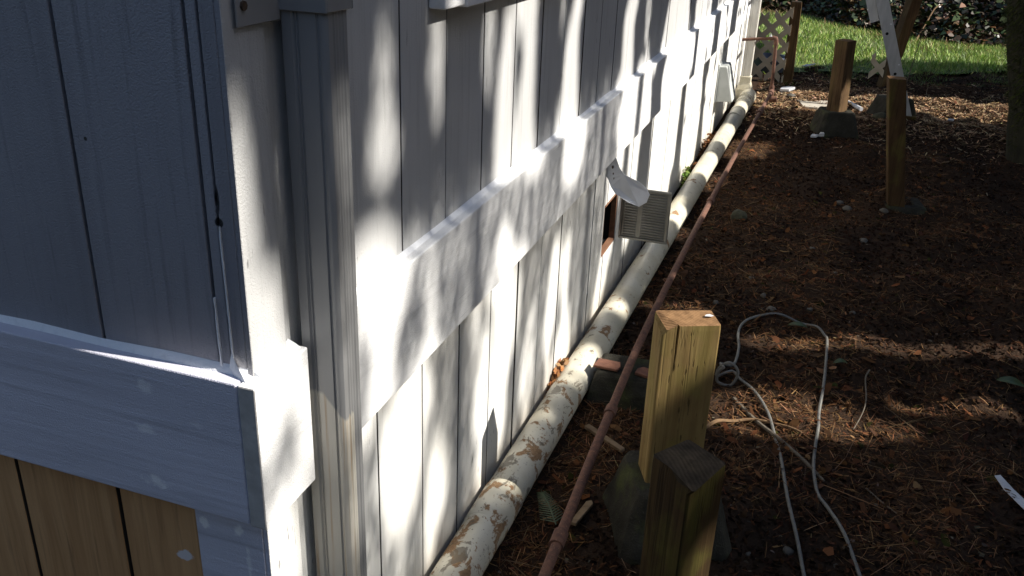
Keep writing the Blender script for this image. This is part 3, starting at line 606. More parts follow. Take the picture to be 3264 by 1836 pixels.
for pts, lb, lf in (([(1.59, 10.95), (1.68, 11.2), (1.76, 11.35), (1.84, 11.4)], "forked dead branch resting on the foot of the ivy slope", [.02, .17, .33, .36]), ([(1.79, 11.2), (1.86, 11.4), (1.90, 11.55)], "short dead branch in the ivy right of the forked one", [.02, .16, .24]), ([(1.6, 10.97), (1.9, 11.02), (2.12, 11.0)], "long dead branch lying along the foot of the ivy slope", [.03, .05, .03]), ([(2.10, 10.95), (2.15, 11.1), (2.19, 11.2)], "small dead branch at the right end of the lawn edge", [.02, .1, .15]), ([(1.85, 11.9), (2.1, 11.95), (2.25, 11.85), (2.24, 11.6)], "hooked dead branch higher up in the ivy", [.5, .47, .42, .28])):
    stick("dead_branch", pts, .011, "stick_bark", lb, "branch", "dead branches on the slope", lift=lf, zoff=.02)
slab("wood_scrap", [(.158, 1.424), (.295, 1.335), (.304, 1.352), (.168, 1.442)], .012, .012, "scrap_wood", "pale sliver of wood under the rusty pipe", "wood scrap", .0)
slab("wood_scrap", [(.244, .962), (.262, .958), (.283, 1.055), (.275, 1.07), (.262, 1.06)], .012, .010, "scrap_wood", "splintered tan wood chip right of the rusty pipe in front", "wood scrap", .1)
slab("plastic_strip", [(1.335, 1.612), (1.352, 1.622), (1.378, 1.560), (1.435, 1.452), (1.41, 1.43), (1.352, 1.548)], .030, .003, "white_plastic", "white plastic strip on the ground at the right edge", "plastic strip")
slab("white_scrap", [(.645, 5.64), (.685, 5.635), (.70, 5.68), (.655, 5.70)], .012, .014, "white_plastic", "crumpled white scrap in front of the lone pier block", "scrap", .1, "white scraps")
slab("white_scrap", [(.70, 5.66), (.735, 5.67), (.728, 5.72), (.706, 5.71)], .02, .022, "white_plastic", "folded white scrap beside the crumpled one near the lone pier block", "scrap", .1, "white scraps")
slab("white_scrap", [(.44, 8.50), (.48, 8.47), (.56, 8.56), (.47, 8.56)], .03, .01, "white_plastic", "white scrap lying on the shaded edge of the lawn", "scrap", .2, "white scraps")
slab("plastic_sheet", [(.325, 7.17), (.40, 7.15), (.445, 7.26), (.38, 7.30), (.33, 7.26)], .022, .02, "white_plastic", "clear plastic scrap on the concrete slab by the riser", "scrap", .1)
slab("white_scrap", [(1.61, 6.68), (1.65, 6.67), (1.66, 6.71), (1.62, 6.72)], .015, .012, "white_plastic", "tiny white scrap right of the ladder foot", "scrap", .1, "white scraps")
mb = MB().tube([(.868, 6.975, .03), (.985, 6.76, .022)], .016, 12); tag(obj("plastic_tube", mb, "white_plastic", smooth=True), "white plastic tube lying behind the lone pier block", "tube")
slab("concrete_pad", [(.30, 7.18), (.50, 7.34), (.74, 7.45), (.80, 6.92), (.66, 6.70), (.55, 6.68), (.50, 6.9)], -.01, .024, "pale_concrete", "flat pale concrete slab in the sun behind the riser", "slab")
def stone(x, y, r, mat, label, cat="stone", group="pale stones in the soil", flat=.5, seed=0):
    rr = random.Random(seed); bm = bmesh.new(); bmesh.ops.create_icosphere(bm, subdivisions=2, radius=1)
    ph = [rr.uniform(0, 6) for _ in range(6)]; sx, sy = rr.uniform(.85, 1.25), rr.uniform(.7, 1.0); a = rr.uniform(0, 3)
    for v in bm.verts:
        p = v.co.copy(); k = 1 + .16 * math.sin(3 * p.x + ph[0]) + .13 * math.sin(4 * p.y + ph[1]) + .1 * math.sin(5 * p.z + ph[2]); q = Vector((p.x * sx * k, p.y * sy * k, p.z * flat * k)) * r
        v.co = Matrix.Rotation(a, 3, 'Z') @ q + Vector((x, y, gz(x, y, r * flat * .35)))
    me = bpy.data.meshes.new("stone"); bm.to_mesh(me); bm.free(); me.materials.append(MAT[mat])
    for p in me.polygons: p.use_smooth = True
    o = bpy.data.objects.new("stone" if mat == "stone" else "mossy_stone", me); C.objects.link(o); return tag(o, label, cat, group)
SL = ["largest pale stone in the open soil between the leaning post and the cord loop", "white stone left of the foot of the leaning post", "pale stone in the middle of the yard left of the largest one", "flat stone at the foot of the leaning post", "flat brown stone left of the leaning post's foot", "small white stone in the gravelly patch beyond the cord loop", "grey stone just beyond the cord loop on its left", "grey stone close behind the split yellow post", "small stone beside the rusty pipe beyond the split post", "round stone in the gravelly patch nearer the pipe", "upright grey stone beyond the cord loop", "small stone above the top of the cord loop", "small stone right of the cord loop's top", "white pebble between the two cord runs in front", "pale leaf shaped stone near the lower cord run"]
SP = [(0.993, 3.68, .024), (0.873, 4.387, .024), (0.758, 3.407, .015), (1.1, 4.20, .026), (0.92, 4.267, .03), (0.863, 3.072, .014), (0.628, 2.571, .020), (0.411, 2.557, .017), (0.519, 2.885, .013), (0.652, 2.961, .013), (0.588, 2.677, .017), (0.777, 2.643, .013), (0.94, 2.675, .013), (0.70, 1.03, .009), (0.793, 1.071, .014)]
for i, ((x, y, r), lb) in enumerate(zip(SP, SL)): stone(x, y, r, "stone", lb, seed=i)
stone(.37, 3.70, .062, "mossy_stone", "mossy lump of rock beside the rusty pipe", "rock", None, .5, 50); stone(.43, 7.0, .035, "stone", "white stone on the concrete slab", "stone", None, .5, 51); stone(1.12, 6.50, .05, "mossy_stone", "mossy rock against the pale pier block by the ladder", "rock", None, .7, 53)
def leaf(x, y, L, W_, yaw, mat, label, group="green leaves on the soil"):
    n = 9; top = []; bot = []; m = Matrix.Translation((x, y, gz(x, y, .012))) @ Matrix.Rotation(yaw, 4, 'Z') @ Matrix.Rotation(.2, 4, 'X')
    vs = []; fs = []
    for i in range(n):
        t_ = i / (n - 1); u = (t_ - .5) * L; h = W_ * .5 * math.sin(math.pi * (.04 + .94 * t_)) ** .8; zc = .012 * math.sin(math.pi * t_)
        vs += [m @ Vector((u, -h, zc + .004)), m @ Vector((u, 0, zc)), m @ Vector((u, h, zc + .004))]
    for i in range(n - 1):
        for k in range(2): fs.append((i * 3 + k, i * 3 + k + 1, (i + 1) * 3 + k + 1, (i + 1) * 3 + k))
    mb = MB(); mb.add(vs, fs); o = obj("fallen_leaf", mb, mat, smooth=True); sm = o.modifiers.new("thick", 'SOLIDIFY'); sm.thickness = .0006; return tag(o, label, "leaf", group)
leaf(.74, 2.484, .075, .028, .1, "green_leaf", "green leaf inside the top of the cord loop"); leaf(.895, 2.096, .05, .022, .4, "green_leaf", "green leaf just right of the cord loop"); leaf(1.443, 2.173, .085, .04, -.2, "green_leaf", "large green leaf at the right edge")
# fern sprig by the pipe
t = thing("cedar_sprig", (.17, 1.0, .01), "green cedar sprig on the soil between the two pipes", "sprig"); mb = MB(); a, b = Vector((.214, .936, .022)), Vector((.135, 1.052, .03)); dr = (b - a).normalized(); sdv = Vector((-dr.y, dr.x, 0))
mb.tube([a, a.lerp(b, .5) + Vector((0, 0, .012)), b], [.002, .0016, .0008], 5)
for k in range(16):
    p = a.lerp(b, .08 + .055 * k) + Vector((0, 0, .010 * math.sin(math.pi * k / 16)))
    for s in (-1, 1):
        L = .042 * (1 - .04 * k); e = p + (sdv * s * .8 + dr * .6) * L; wv = (dr * .0028)
        mb.add([p - wv, p + wv, e + wv * .3 + Vector((0, 0, -.006)), e - wv * .3 + Vector((0, 0, -.006))], [(0, 1, 2, 3)])
obj("frond", mb, "green_leaf", t)

# ================================================================== ground litter (nobody could count it)
def in_view(x, y, m=.25): return (x > .10) & (x < .69 + (y + .92) * .225 + m)
def scatter(N, y0=-.3, y1=9.0, power=1.25):
    y = y0 + (y1 - y0) * rng.random(N) ** power; x = .11 + rng.random(N) * (.9 + (y + .92) * .23); return x, y
def bits(name, N, ln, wd, cols, probs, tilt, zoff, label, power=1.25, y1=9.0, curl=.15, dens=1.0):
    x, y = scatter(N, power=power, y1=y1); clump = np.sin(2.1 * x + 3.3 * y) * np.sin(3.7 * x - 1.9 * y + 1.3) + .6 * np.sin(7.3 * x + 5.1 * y) * np.sin(6.1 * y - 4.7 * x); keep = (y < lawn_near(x) + .3) & (rng.random(N) < np.clip(.62 + .75 * clump * dens, .06, 1)); x, y = x[keep], y[keep]; N = len(x)
    u, v, n_ = frames(N, tilt); L = np.clip(rng.normal(ln, ln * .4, N), ln * .3, ln * 2.2)[:, None] / 2; W_ = np.clip(rng.normal(wd, wd * .35, N), wd * .3, wd * 2)[:, None] / 2
    c = np.stack([x, y, gh(x, y) + zoff * rng.random(N)], -1); b = n_ * L * curl * rng.normal(0, 1, (N, 1))
    V = np.stack([c - u * L - v * W_ * .6 + b, c - v * W_ * rng.uniform(.7, 1.2, (N, 1)) - b, c + u * L - v * W_ * .5 + b, c + u * L * rng.uniform(.7, 1.1, (N, 1)) + v * W_ * .5 + b, c + v * W_ * rng.uniform(.7, 1.2, (N, 1)) - b, c - u * L * .9 + v * W_ * .6 + b], 1)
    q = np.concatenate([V[:, [0, 1, 4, 5]], V[:, [1, 2, 3, 4]]], 0); cc = pick(cols, probs, N, .3) * np.array([.57, .475, .41]) ; return soup(name, q, np.concatenate([cc, cc], 0), "litter", label=label)
bits("soil_crumbs", 60000, .016, .011, [(.040, .027, .019), (.065, .038, .024), (.03, .021, .016)], [4, 3, 3], .55, .006, "dark crumbs of soil and bark over the whole yard", dens=-.8)
bits("bark_chips", 24000, .021, .0055, [(.16, .082, .045), (.10, .055, .034), (.22, .115, .058), (.30, .19, .10)], [4, 4, 2, 1], .4, .010, "reddish brown bark chips scattered over the yard")
bits("dry_needles", 85000, .040, .0016, [(.22, .125, .062), (.34, .22, .115), (.13, .075, .04), (.42, .30, .18)], [4, 3, 3, 1], .28, .012, "dry needles and fine twigs scattered over the yard", curl=.08)
bits("dead_leaves", 3600, .034, .018, [(.14, .07, .036), (.20, .10, .047), (.10, .06, .04), (.27, .18, .10)], [4, 3, 3, 1], .35, .012, "brown dead leaves scattered over the yard")
bits("gravel", 2200, .010, .010, [(.16, .15, .13), (.22, .20, .17), (.11, .10, .085)], [3, 2, 3], .3, .004, "fine pale gravel in the soil", power=1.2, dens=-1.0)
bits("dry_twigs", 2600, .15, .0026, [(.20, .14, .08), (.13, .10, .07), (.28, .21, .13)], [3, 3, 1], .10, .014, "long dry twigs and grass stems lying on the soil", power=1.2, curl=.05)
bits("moss_specks", 900, .030, .022, [(.050, .060, .018), (.07, .08, .025)], [2, 1], .35, .004, "small patches of moss in the soil", power=.9)
x, y = rng.uniform(.15, 2.6, 16000), rng.normal(6.95, .55, 16000); u, v, n_ = frames(16000, .3); L = rng.uniform(.008, .03, (16000, 1)); W_ = rng.uniform(.0015, .004, (16000, 1)); c = np.stack([x, y, gh(x, y) + .012 * rng.random(16000)], -1)
soup("straw", np.stack([c - u * L - v * W_, c + u * L - v * W_, c + u * L + v * W_, c - u * L + v * W_], 1), pick([(.30, .19, .105), (.42, .30, .18), (.18, .10, .055)], [3, 2, 2], 16000, .3), "litter", label="pale straw and needles in the far sunlit strip of soil")
# dry leaves caught behind the drain pipe
def pocket(name, N, yc, ys_, label, cols):
    y = rng.normal(yc, ys_, N); x = rng.uniform(.004, .030, N); z = rng.uniform(.035, .10, N) * np.exp(-((y - yc) / (1.6 * ys_)) ** 2) + .01
    u, v, n_ = frames(N, 1.2); c = np.stack([x, y, z], -1); L = rng.uniform(.008, .02, (N, 1)); W_ = L * .5
    V = np.stack([c - u * L, c - v * W_, c + u * L, c + v * W_], 1); V[:, :, 0] = np.clip(V[:, :, 0], .003, .5); return soup(name, V, pick(cols, [1] * len(cols), N), "litter", label=label)
pocket("leaf_debris", 260, 1.62, .10, "orange brown dry leaves caught between wall and drain pipe", [(.34, .15, .06), (.24, .11, .05), (.42, .24, .12)])
pocket("leaf_debris", 140, 4.9, .25, "dry leaves caught behind the far part of the drain pipe", [(.24, .11, .05), (.16, .08, .04)])
pocket("weed_tuft", 90, 4.15, .06, "green weeds growing between wall and drain pipe", [(.10, .17, .035), (.16, .20, .05)])

# ------------------------------------------------------------------ lawn blades
N = 60000; x = rng.uniform(-1.2, 4.2, N); tt = rng.random(N) ** .9; y = lawn_near(x) - .15 + (lawn_far(x) - lawn_near(x) + .35) * tt
edge = np.minimum(1, np.minimum(tt * 6, (1 - tt) * 9)); patch = np.sin(2.3 * x + 1.1 * y) * np.sin(1.7 * y - .9 * x + 1) + .5 * np.sin(5.1 * x - 3 * y); keep = rng.random(N) < (.12 + .88 * edge) * np.clip(.75 + .45 * patch, .12, 1); x, y, tt, edge = x[keep], y[keep], tt[keep], edge[keep]; N = len(x)
a = rng.uniform(0, 6.28, N); h = rng.uniform(.03, .075, N) * (.5 + .5 * edge); lean = rng.normal(0, .028, (N, 2)); wdt = rng.uniform(.003, .006, N)
zb = .004 + .03 * np.sin(np.pi * np.minimum(1, tt * 2) / 2)
b0 = np.stack([x - wdt * np.cos(a), y - wdt * np.sin(a), zb], -1); b1 = np.stack([x + wdt * np.cos(a), y + wdt * np.sin(a), zb], -1); tp = np.stack([x + lean[:, 0], y + lean[:, 1], zb + h], -1)
soup("grass", np.stack([b0, b1, tp], 1), pick([(.19, .31, .045), (.26, .38, .06), (.34, .38, .10), (.13, .22, .04), (.42, .37, .18)], [4, 3, 2, 3, 1], N, .2), "grass_blade", label="green grass blades of the lawn behind the posts")
N = 5000; x = rng.uniform(.3, 3.2, N); tt = rng.random(N) ** 1.8; y = lawn_near(x) + .15 - .9 * tt; tuft = np.sin(9 * x + 3 * np.sin(4 * y)) * np.sin(8 * y + 2) > .15; x, y = x[tuft], y[tuft]; N = len(x); a = rng.uniform(0, 6.28, N); h = rng.uniform(.015, .05, N); lean = rng.normal(0, .025, (N, 2))
b0 = np.stack([x - .003 * np.cos(a), y - .003 * np.sin(a), gh(x, y)], -1); b1 = np.stack([x + .003 * np.cos(a), y + .003 * np.sin(a), gh(x, y)], -1)
soup("grass_tufts", np.stack([b0, b1, np.stack([x + lean[:, 0], y + lean[:, 1], gh(x, y) + h], -1)], 1), pick([(.12, .20, .03), (.08, .14, .025), (.26, .24, .10)], [3, 3, 1], N, .2), "grass_blade", label="sparse grass tufts where the lawn thins out into the soil")
# ------------------------------------------------------------------ ivy on the slope
def ivy(name, N, x0, x1, t0, t1, size, label, lift=.10):
    x = rng.uniform(x0, x1, N); t_ = t0 + (t1 - t0) * rng.random(N) ** 1.3; y = lawn_far(x) - .05 + t_; z = bank_z(x, y) + rng.random(N) ** 1.5 * lift * np.minimum(1, t_ * 2 + .2) + .01 * rng.random(N)
    u, v, n_ = frames(N, .75); s = np.clip(rng.normal(size, size * .3, N), size * .4, size * 1.8)[:, None]; c = np.stack([x, y, z], -1)
    V = np.stack([c - u * s, c - u * s * .45 - v * s * .75, c + u * s * .2 - v * s * .55, c + u * s * 1.1, c + u * s * .2 + v * s * .55, c - u * s * .45 + v * s * .75], 1)
    V[:, [1, 2, 4, 5]] += (n_ * s * .22)[:, None, :]
    return soup(name, V, pick([(.022, .036, .012), (.034, .052, .016), (.06, .08, .025), (.13, .062, .03), (.15, .095, .05), (.055, .035, .022)], [4, 3.5, 1.2, 2.5, 1.2, 4], N, .3), "ivy_leaf", label=label)
ivy("ivy", 26000, -1.6, 5.0, 0, 4.2, .036, "glossy dark ivy covering the slope behind the lawn", .16)
ivy("ivy_upper", 16000, -9, 14, 3.5, 12.5, .09, "ivy and brush higher up the slope", .3)

# ------------------------------------------------------------------ trees
def trunk_mesh(base, top, r0, r1, n=14, segs=18, wob=.02, seed=0):
    rr = random.Random(seed); b, t_ = Vector(base), Vector(top); P = []; R_ = []
    for i in range(segs + 1):
        f = i / segs; P.append(b.lerp(t_, f) + Vector((rr.uniform(-wob, wob), rr.uniform(-wob, wob), 0)) * (1 if i else 0)); R_.append((r0 + (r1 - r0) * f) * (1 + .35 * math.exp(-f * 14)) * rr.uniform(.95, 1.05))
    return MB().tube(P, R_, n)
# streaks of sun that come through the trees, in the plane of the wall seen along the sun: (openness, [(height, place along the wall, half width)])
GAPS = [
(0.45,[(1.11,0.42,0.067),(1.18,0.418,0.044),(1.21,0.419,0.024),(1.26,0.437,0.03),(1.29,0.442,0.012)]),
(0.45,[(1.17,0.653,0.016),(1.21,0.642,0.03),(1.31,0.642,0.027)]),
(0.45,[(1.16,0.93,0.014),(1.18,0.935,0.031),(1.28,0.928,0.033)]),
(0.85,[(0.95,1.05,0.059),(1.14,1.038,0.049),(1.24,1.049,0.022)]),
(0.80,[(0.91,1.194,0.085),(1.09,1.195,0.056),(1.19,1.206,0.039),(1.26,1.173,0.074),(1.3,1.176,0.082)]),
(0.50,[(1.21,1.09,0.016),(1.28,1.09,0.031)]),
(0.80,[(0.92,1.601,0.091),(1.05,1.594,0.077),(1.18,1.598,0.052),(1.26,1.635,0.041)]),
(0.40,[(1.24,1.476,0.016),(1.27,1.479,0.016)]),
(0.60,[(0.91,1.506,0.028),(0.94,1.495,0.022)]),
(0.95,[(0.79,1.576,0.094),(0.84,1.59,0.107),(0.89,1.577,0.093)]),
(0.85,[(0.89,2.321,0.057),(1.11,2.271,0.036)]),
(0.90,[(0.62,2.245,0.058),(0.77,2.188,0.046)]),
(0.90,[(0.91,2.354,0.082),(1.0,2.359,0.059),(1.1,2.337,0.058),(1.19,2.372,0.073)]),
(0.95,[(0.74,2.304,0.085),(0.88,2.274,0.082)]),
(0.50,[(1.05,2.668,0.043),(1.16,2.672,0.052)]),
(0.60,[(0.91,2.738,0.055),(0.94,2.718,0.036)]),
(0.95,[(0.67,2.643,0.093),(0.88,2.622,0.063)]),
(0.92,[(0.88,3.389,0.283),(0.98,3.399,0.318),(1.1,3.388,0.265)]),
(0.95,[(0.67,3.172,0.167),(0.69,3.408,0.393),(0.77,3.407,0.415),(0.84,3.403,0.386)]),
(0.80,[(0.95,4.199,0.253),(1.02,4.215,0.32)]),
(0.90,[(0.52,3.426,0.285),(0.58,3.434,0.258)]),
(0.90,[(0.62,4.189,0.269),(0.77,4.222,0.305),(0.88,4.126,0.257)]),
(0.95,[(0.33,4.316,0.277),(0.58,4.244,0.23)]),
(0.95,[(0.13,5.225,0.376),(0.51,5.0,0.274)]),
(0.95,[(0.76,5.296,0.368),(0.92,5.305,0.365)]),
(0.95,[(0.67,6.061,0.369),(0.84,6.128,0.402)]),
(0.95,[(-0.1,8.04,0.764),(0.18,7.719,0.704),(0.75,7.129,0.599)]),
(1.00,[(0.86,0.358,0.082),(0.9,0.366,0.096),(0.93,0.37,0.088)]),
(0.85,[(0.66,0.32,0.041),(0.72,0.339,0.035),(0.76,0.354,0.034),(0.8,0.36,0.027),(0.85,0.363,0.041)]),
(0.38,[(0.78,0.548,0.018),(0.83,0.533,0.018),(0.88,0.538,0.023)]),
(0.35,[(0.68,0.501,0.02),(0.69,0.538,0.042),(0.72,0.559,0.032)]),
(0.90,[(0.64,0.983,0.024),(0.67,1.006,0.062),(0.72,0.977,0.048)]),
(0.55,[(0.54,0.897,0.015),(0.59,0.891,0.026),(0.63,0.892,0.018)]),
(1.00,[(0.36,1.114,0.023),(0.43,1.111,0.077),(0.54,1.108,0.085),(0.62,1.09,0.065)]),
(0.95,[(0.31,0.955,0.069),(0.42,0.958,0.052),(0.49,0.963,0.02)]),
(0.55,[(0.11,1.305,0.022),(0.17,1.298,0.06),(0.32,1.299,0.054),(0.4,1.317,0.021)]),
(0.90,[(0.23,1.515,0.019),(0.27,1.521,0.05),(0.39,1.533,0.056),(0.51,1.55,0.043)]),
(0.85,[(0.03,1.679,0.101),(0.15,1.679,0.092),(0.25,1.696,0.028),(0.38,1.655,0.034),(0.47,1.66,0.047)]),
(0.90,[(0.04,2.142,0.047),(0.14,2.196,0.068),(0.27,2.225,0.058)]),
(0.60,[(0.06,1.533,0.026),(0.12,1.534,0.026)]),
(1.00,[(0.55,0.543,0.079),(0.62,0.552,0.042)]),
(0.50,[(0.61,0.499,0.015),(0.62,0.46,0.024)]),
(1.00,[(0.35,0.472,0.064),(0.4,0.486,0.09),(0.49,0.479,0.1),(0.56,0.479,0.081)]),
(0.80,[(0.15,0.62,0.019),(0.18,0.646,0.051),(0.26,0.646,0.059),(0.35,0.645,0.037)]),
(0.40,[(0.2,0.459,0.021),(0.26,0.466,0.016)]),
(0.90,[(0.07,0.941,0.013),(0.16,0.944,0.021),(0.3,0.935,0.02)]),
(0.70,[(0.16,1.086,0.019),(0.2,1.1,0.028)]),
(0.70,[(0.91,0.03,0.02),(0.94,0.042,0.028),(0.98,0.05,0.026)]),
(0.55,[(0.85,0.022,0.03),(0.87,0.048,0.052),(0.91,0.052,0.044)]),
(0.70,[(0.73,0.089,0.017),(0.8,0.091,0.017)]),
(0.50,[(0.79,-0.008,0.008),(0.81,0.005,0.01)]),
(0.55,[(1.02,0.001,0.03),(1.09,0.004,0.023),(1.22,0.009,0.019)]),
(0.90,[(0.53,0.024,0.052),(0.62,0.018,0.047)]),
(0.95,[(0.07,7.413,1.021),(0.76,7.151,1.108)]),
(0.55,[(-1.07,2.315,0.04),(-0.97,2.304,0.06),(-0.8,2.256,0.053),(-0.63,2.222,0.04),(-0.51,2.198,0.033)]),
(0.80,[(-0.9,1.669,0.038),(-0.77,1.664,0.067),(-0.64,1.662,0.087),(-0.51,1.679,0.089),(-0.42,1.667,0.059)]),
(0.50,[(-1.2,1.881,0.031),(-1.06,1.874,0.047),(-0.96,1.863,0.026)]),
(0.70,[(-1.34,2.422,0.062),(-1.25,2.424,0.049)]),
(0.90,[(-1.76,6.963,0.252),(-1.68,6.997,0.318),(-1.28,7.042,0.261),(-0.97,6.931,0.29),(-0.64,6.808,0.317),(-0.34,6.841,0.387),(-0.12,6.778,0.289)]),
(0.90,[(-2.05,10.662,0.389),(-1.61,10.519,0.639),(-1.17,10.438,0.891),(-0.73,10.447,1.407),(-0.24,10.97,2.474),(0.43,12.52,1.09)]),
(0.30,[(-0.28,2.452,0.021),(-0.13,2.434,0.021)]),
(.5,[(.5,.145,.012),(.8,.145,.012),(1.15,.145,.010)]),
(.85,[(-.60,5.76,.07),(-.45,5.76,.09),(-.40,5.76,.08)]),
(.95,[(-.40,.36,.022),(-.10,.36,.018)]),
(.97,[(-.10,3.34,0.092),(.10,3.36,0.132),(.24,3.38,0.330),(.95,3.38,0.330),(1.12,3.41,0.231)]),
(.97,[(-.10,4.21,0.067),(.10,4.23,0.096),(.24,4.25,0.240),(.95,4.25,0.240),(1.12,4.28,0.168)]),
(.97,[(-.10,5.08,0.087),(.10,5.10,0.124),(.24,5.12,0.310),(.95,5.12,0.310),(1.12,5.15,0.217)]),
(.97,[(-.10,6.04,0.070),(.10,6.06,0.100),(.24,6.08,0.250),(.95,6.08,0.250),(1.12,6.11,0.175)]),
(.9,[(.10,.99,.06),(.14,1.0,.09),(.3,1.03,.09),(.34,1.03,.06)]),
(1.0,[(.84,-.03,.04),(1.14,-.03,.04)]),
(.95,[(-2.3,10.2,.7),(-1.2,10.3,.95),(-.5,10.2,1.1),(-.1,10.6,1.3)]),(.9,[(-1.9,12.9,.6),(-.35,12.3,.6),(.2,12.6,.9),(.9,13.4,.5)]),(.8,[(-2.2,11.7,.25),(-1.2,11.9,.3),(-.4,11.6,.3)]),(.8,[(-2.4,13.9,.3),(-1,14.2,.4)]),
]
def openness(a, b):
    s = .12 * np.clip((1.0 - b) / .15, 0, 1) * np.clip((b - .02) / .1, 0, 1) * np.clip((2.6 - a) / .5, 0, 1)
    for st, seq in GAPS:
        bb = np.array([q[0] for q in seq]); aa = np.array([q[1] for q in seq]); hh = np.array([q[2] for q in seq])
        ac = np.interp(b, bb, aa); hw = np.interp(b, bb, hh) + .010
        d = np.maximum(0, np.maximum(bb[0] - b, b - bb[-1])) / .07
        wav = .004 * np.sin(17 * b + 40 * aa[0])
        k = np.where(np.sqrt((np.abs(a - ac + wav) / hw) ** 2 + d ** 2) < .62 + .48 * st, np.clip(st * 1.35, 0, 1), 0)
        s = np.maximum(s, k)
    return s
TREES = [(-3.2, 4.5, .09), (-1.6, 4.2, .08), (-.55, 4.5, .07), (.80, 4.2, .035), (1.93, 4.4, .045), (2.92, 4.3, .06), (3.86, 3.9, .075), (4.66, 4.1, .075), (8.45, 4.6, .12), (14.2, 5.4, .14)]
GAPS = [(st, ([(seq[0][0] - .45, seq[0][1], seq[0][2] * .7)] if st >= .9 and 2 < seq[0][1] < 6.2 and seq[0][0] > .05 else []) + [(b_, a_, h_ * (1.35 if b_ < -.2 and a_ < 3 else 1)) for b_, a_, h_ in seq]) for st, seq in GAPS]
GAPS = [(max(st, .9) if seq[-1][0] < 0 and seq[0][1] < 3 else st, seq) for st, seq in GAPS]
TL = ["behind the viewer, furthest from the house end", "behind the viewer near the house end", "level with the near house corner", "thinnest of the row, facing the near downspout", "facing the open vent", "facing the middle of the wall", "first of the pair facing the far wall", "second of the pair facing the far wall", "facing the lawn", "facing the ivy slope"]
ty = np.array([a + SY * x for a, x, r in TREES])
def canopy(N, a0, a1, b0, b1, size, tau):
    k_ = np.arange(N); a = a0 + (a1 - a0) * ((.5 + k_ * .8191725134) % 1); b = b0 + (b1 - b0) * ((.5 + k_ * .6710436067) % 1); q_ = (.5 + k_ * .5497004779) % 1
    if size > .03: a, b, q_ = rng.uniform(a0, a1, N), rng.uniform(b0, b1, N), rng.random(N)
    a = a + rng.normal(0, size * .5, N); b = b + rng.normal(0, size * .5, N); x = rng.uniform(3.6, 5.2, N) + (1.1 if size < .013 else 0); ok = b + .865 * x > .25
    op = openness(a, b); keep = ok & (q_ < np.where(op > .01, -np.log(np.clip(op, .02, .999)) / tau, 1.0)); return a[keep], b[keep], x[keep], np.full(keep.sum(), size)
parts_ = [canopy(270000, -.25, 2.6, -1.25, 1.55, .0120, 6.4), canopy(165000, 2.6, 7.5, -.3, 1.5, .0145, 5.2)]
for (a0, a1, b0, b1, n_) in ((-5, -.25, -2.0, 2.1, 30000), (7.5, 16, -2.6, 2.1, 90000), (2.6, 7.5, -2.6, -.3, 30000), (2.6, 7.5, 1.5, 2.1, 8000), (-.25, 2.6, 1.55, 2.1, 1500), (-.25, 2.6, -2.4, -1.25, 8000)): parts_.append(canopy(n_, a0, a1, b0, b1, .042, 4.6))
a, b, x, s = [np.concatenate(v) for v in zip(*parts_)]
pos = np.stack([x, a + SY * x, b + .865 * x], -1); own = np.abs(pos[:, 1][:, None] - ty[None, :]).argmin(1)
for k, (ta, tx, tr) in enumerate(TREES):
    base = (tx, ty[k], -.05); t = thing("evergreen_tree", base, "evergreen tree outside the picture, " + TL[k], "tree", "evergreen trees along the right of the yard")
    obj("trunk", trunk_mesh(base, (tx + .1, ty[k], 6.2), tr, tr * .5, seed=k, wob=.012), "bark", t, smooth=True)
    sel = own == k; P = pos[sel]; n_ = len(P)
    if n_ == 0: continue
    U = rng.normal(0, 1, (n_, 3)); U /= np.linalg.norm(U, axis=1, keepdims=True); W_ = np.cross(U, rng.normal(0, 1, (n_, 3))); W_ /= np.linalg.norm(W_, axis=1, keepdims=True); ss = s[sel][:, None] * rng.uniform(.7, 1.3, (n_, 1))
    V = np.stack([P - U * ss * 1.3, P - W_ * ss * .8, P + U * ss * 1.3, P + W_ * ss * .8], 1)
    soup("crown", V, pick([(.035, .055, .018), (.05, .075, .024), (.028, .042, .016)], [3, 2, 2], n_, .2), "canopy_leaf", None, t)
# the mossy tree at the right edge
bt = (2.07, 5.72, -.05); t = thing("mossy_tree", bt, "mossy dark tree trunk at the right edge of the picture", "tree")
P_ = [(2.09 - .26 * min(z_, 1.4), 5.72, z_) for z_ in np.linspace(-.05, 3.8, 28)]; obj("trunk", MB().tube(P_, [.165 * (1 + .3 * math.exp(-max(0, p[2]) * 9)) * random.uniform(.96, 1.04) - .008 * p[2] for p in P_], 18), "bark", t, smooth=True)
N = 9000; z = rng.uniform(0, 2.4, N); th = rng.uniform(0, 6.28, N); cx_ = 2.09 - .26 * np.minimum(z, 1.4); R_ = .165 - .012 * z; clump = .5 + .5 * np.sin(7 * z + 2 * np.sin(3 * th)) * np.sin(3 * th + z)
L = rng.uniform(.02, .055, N) * (.5 + clump) * np.clip(.4 + z, 0, 1); rr = R_ - .01
p0 = np.stack([cx_ + rr * np.cos(th), 5.72 + rr * np.sin(th), z], -1); o_ = np.stack([np.cos(th), np.sin(th), rng.normal(-.5, .5, N)], -1); o_ /= np.linalg.norm(o_, axis=1, keepdims=True); tg = np.stack([-np.sin(th), np.cos(th), np.zeros(N)], -1) * .006
soup("moss_tufts", np.stack([p0 - tg, p0 + tg, p0 + o_ * (L + .02)[:, None]], 1), pick([(.045, .055, .012), (.065, .075, .016), (.03, .035, .01)], [3, 2, 2], N, .25), "moss", "stuff", t)
N = 2600; P = np.stack([rng.normal(2.1, .7, N), rng.normal(5.75, .7, N), rng.uniform(3.4, 5.2, N)], -1); U = rng.normal(0, 1, (N, 3)); U /= np.linalg.norm(U, axis=1, keepdims=True); W_ = np.cross(U, rng.normal(0, 1, (N, 3))); W_ /= np.linalg.norm(W_, axis=1, keepdims=True)
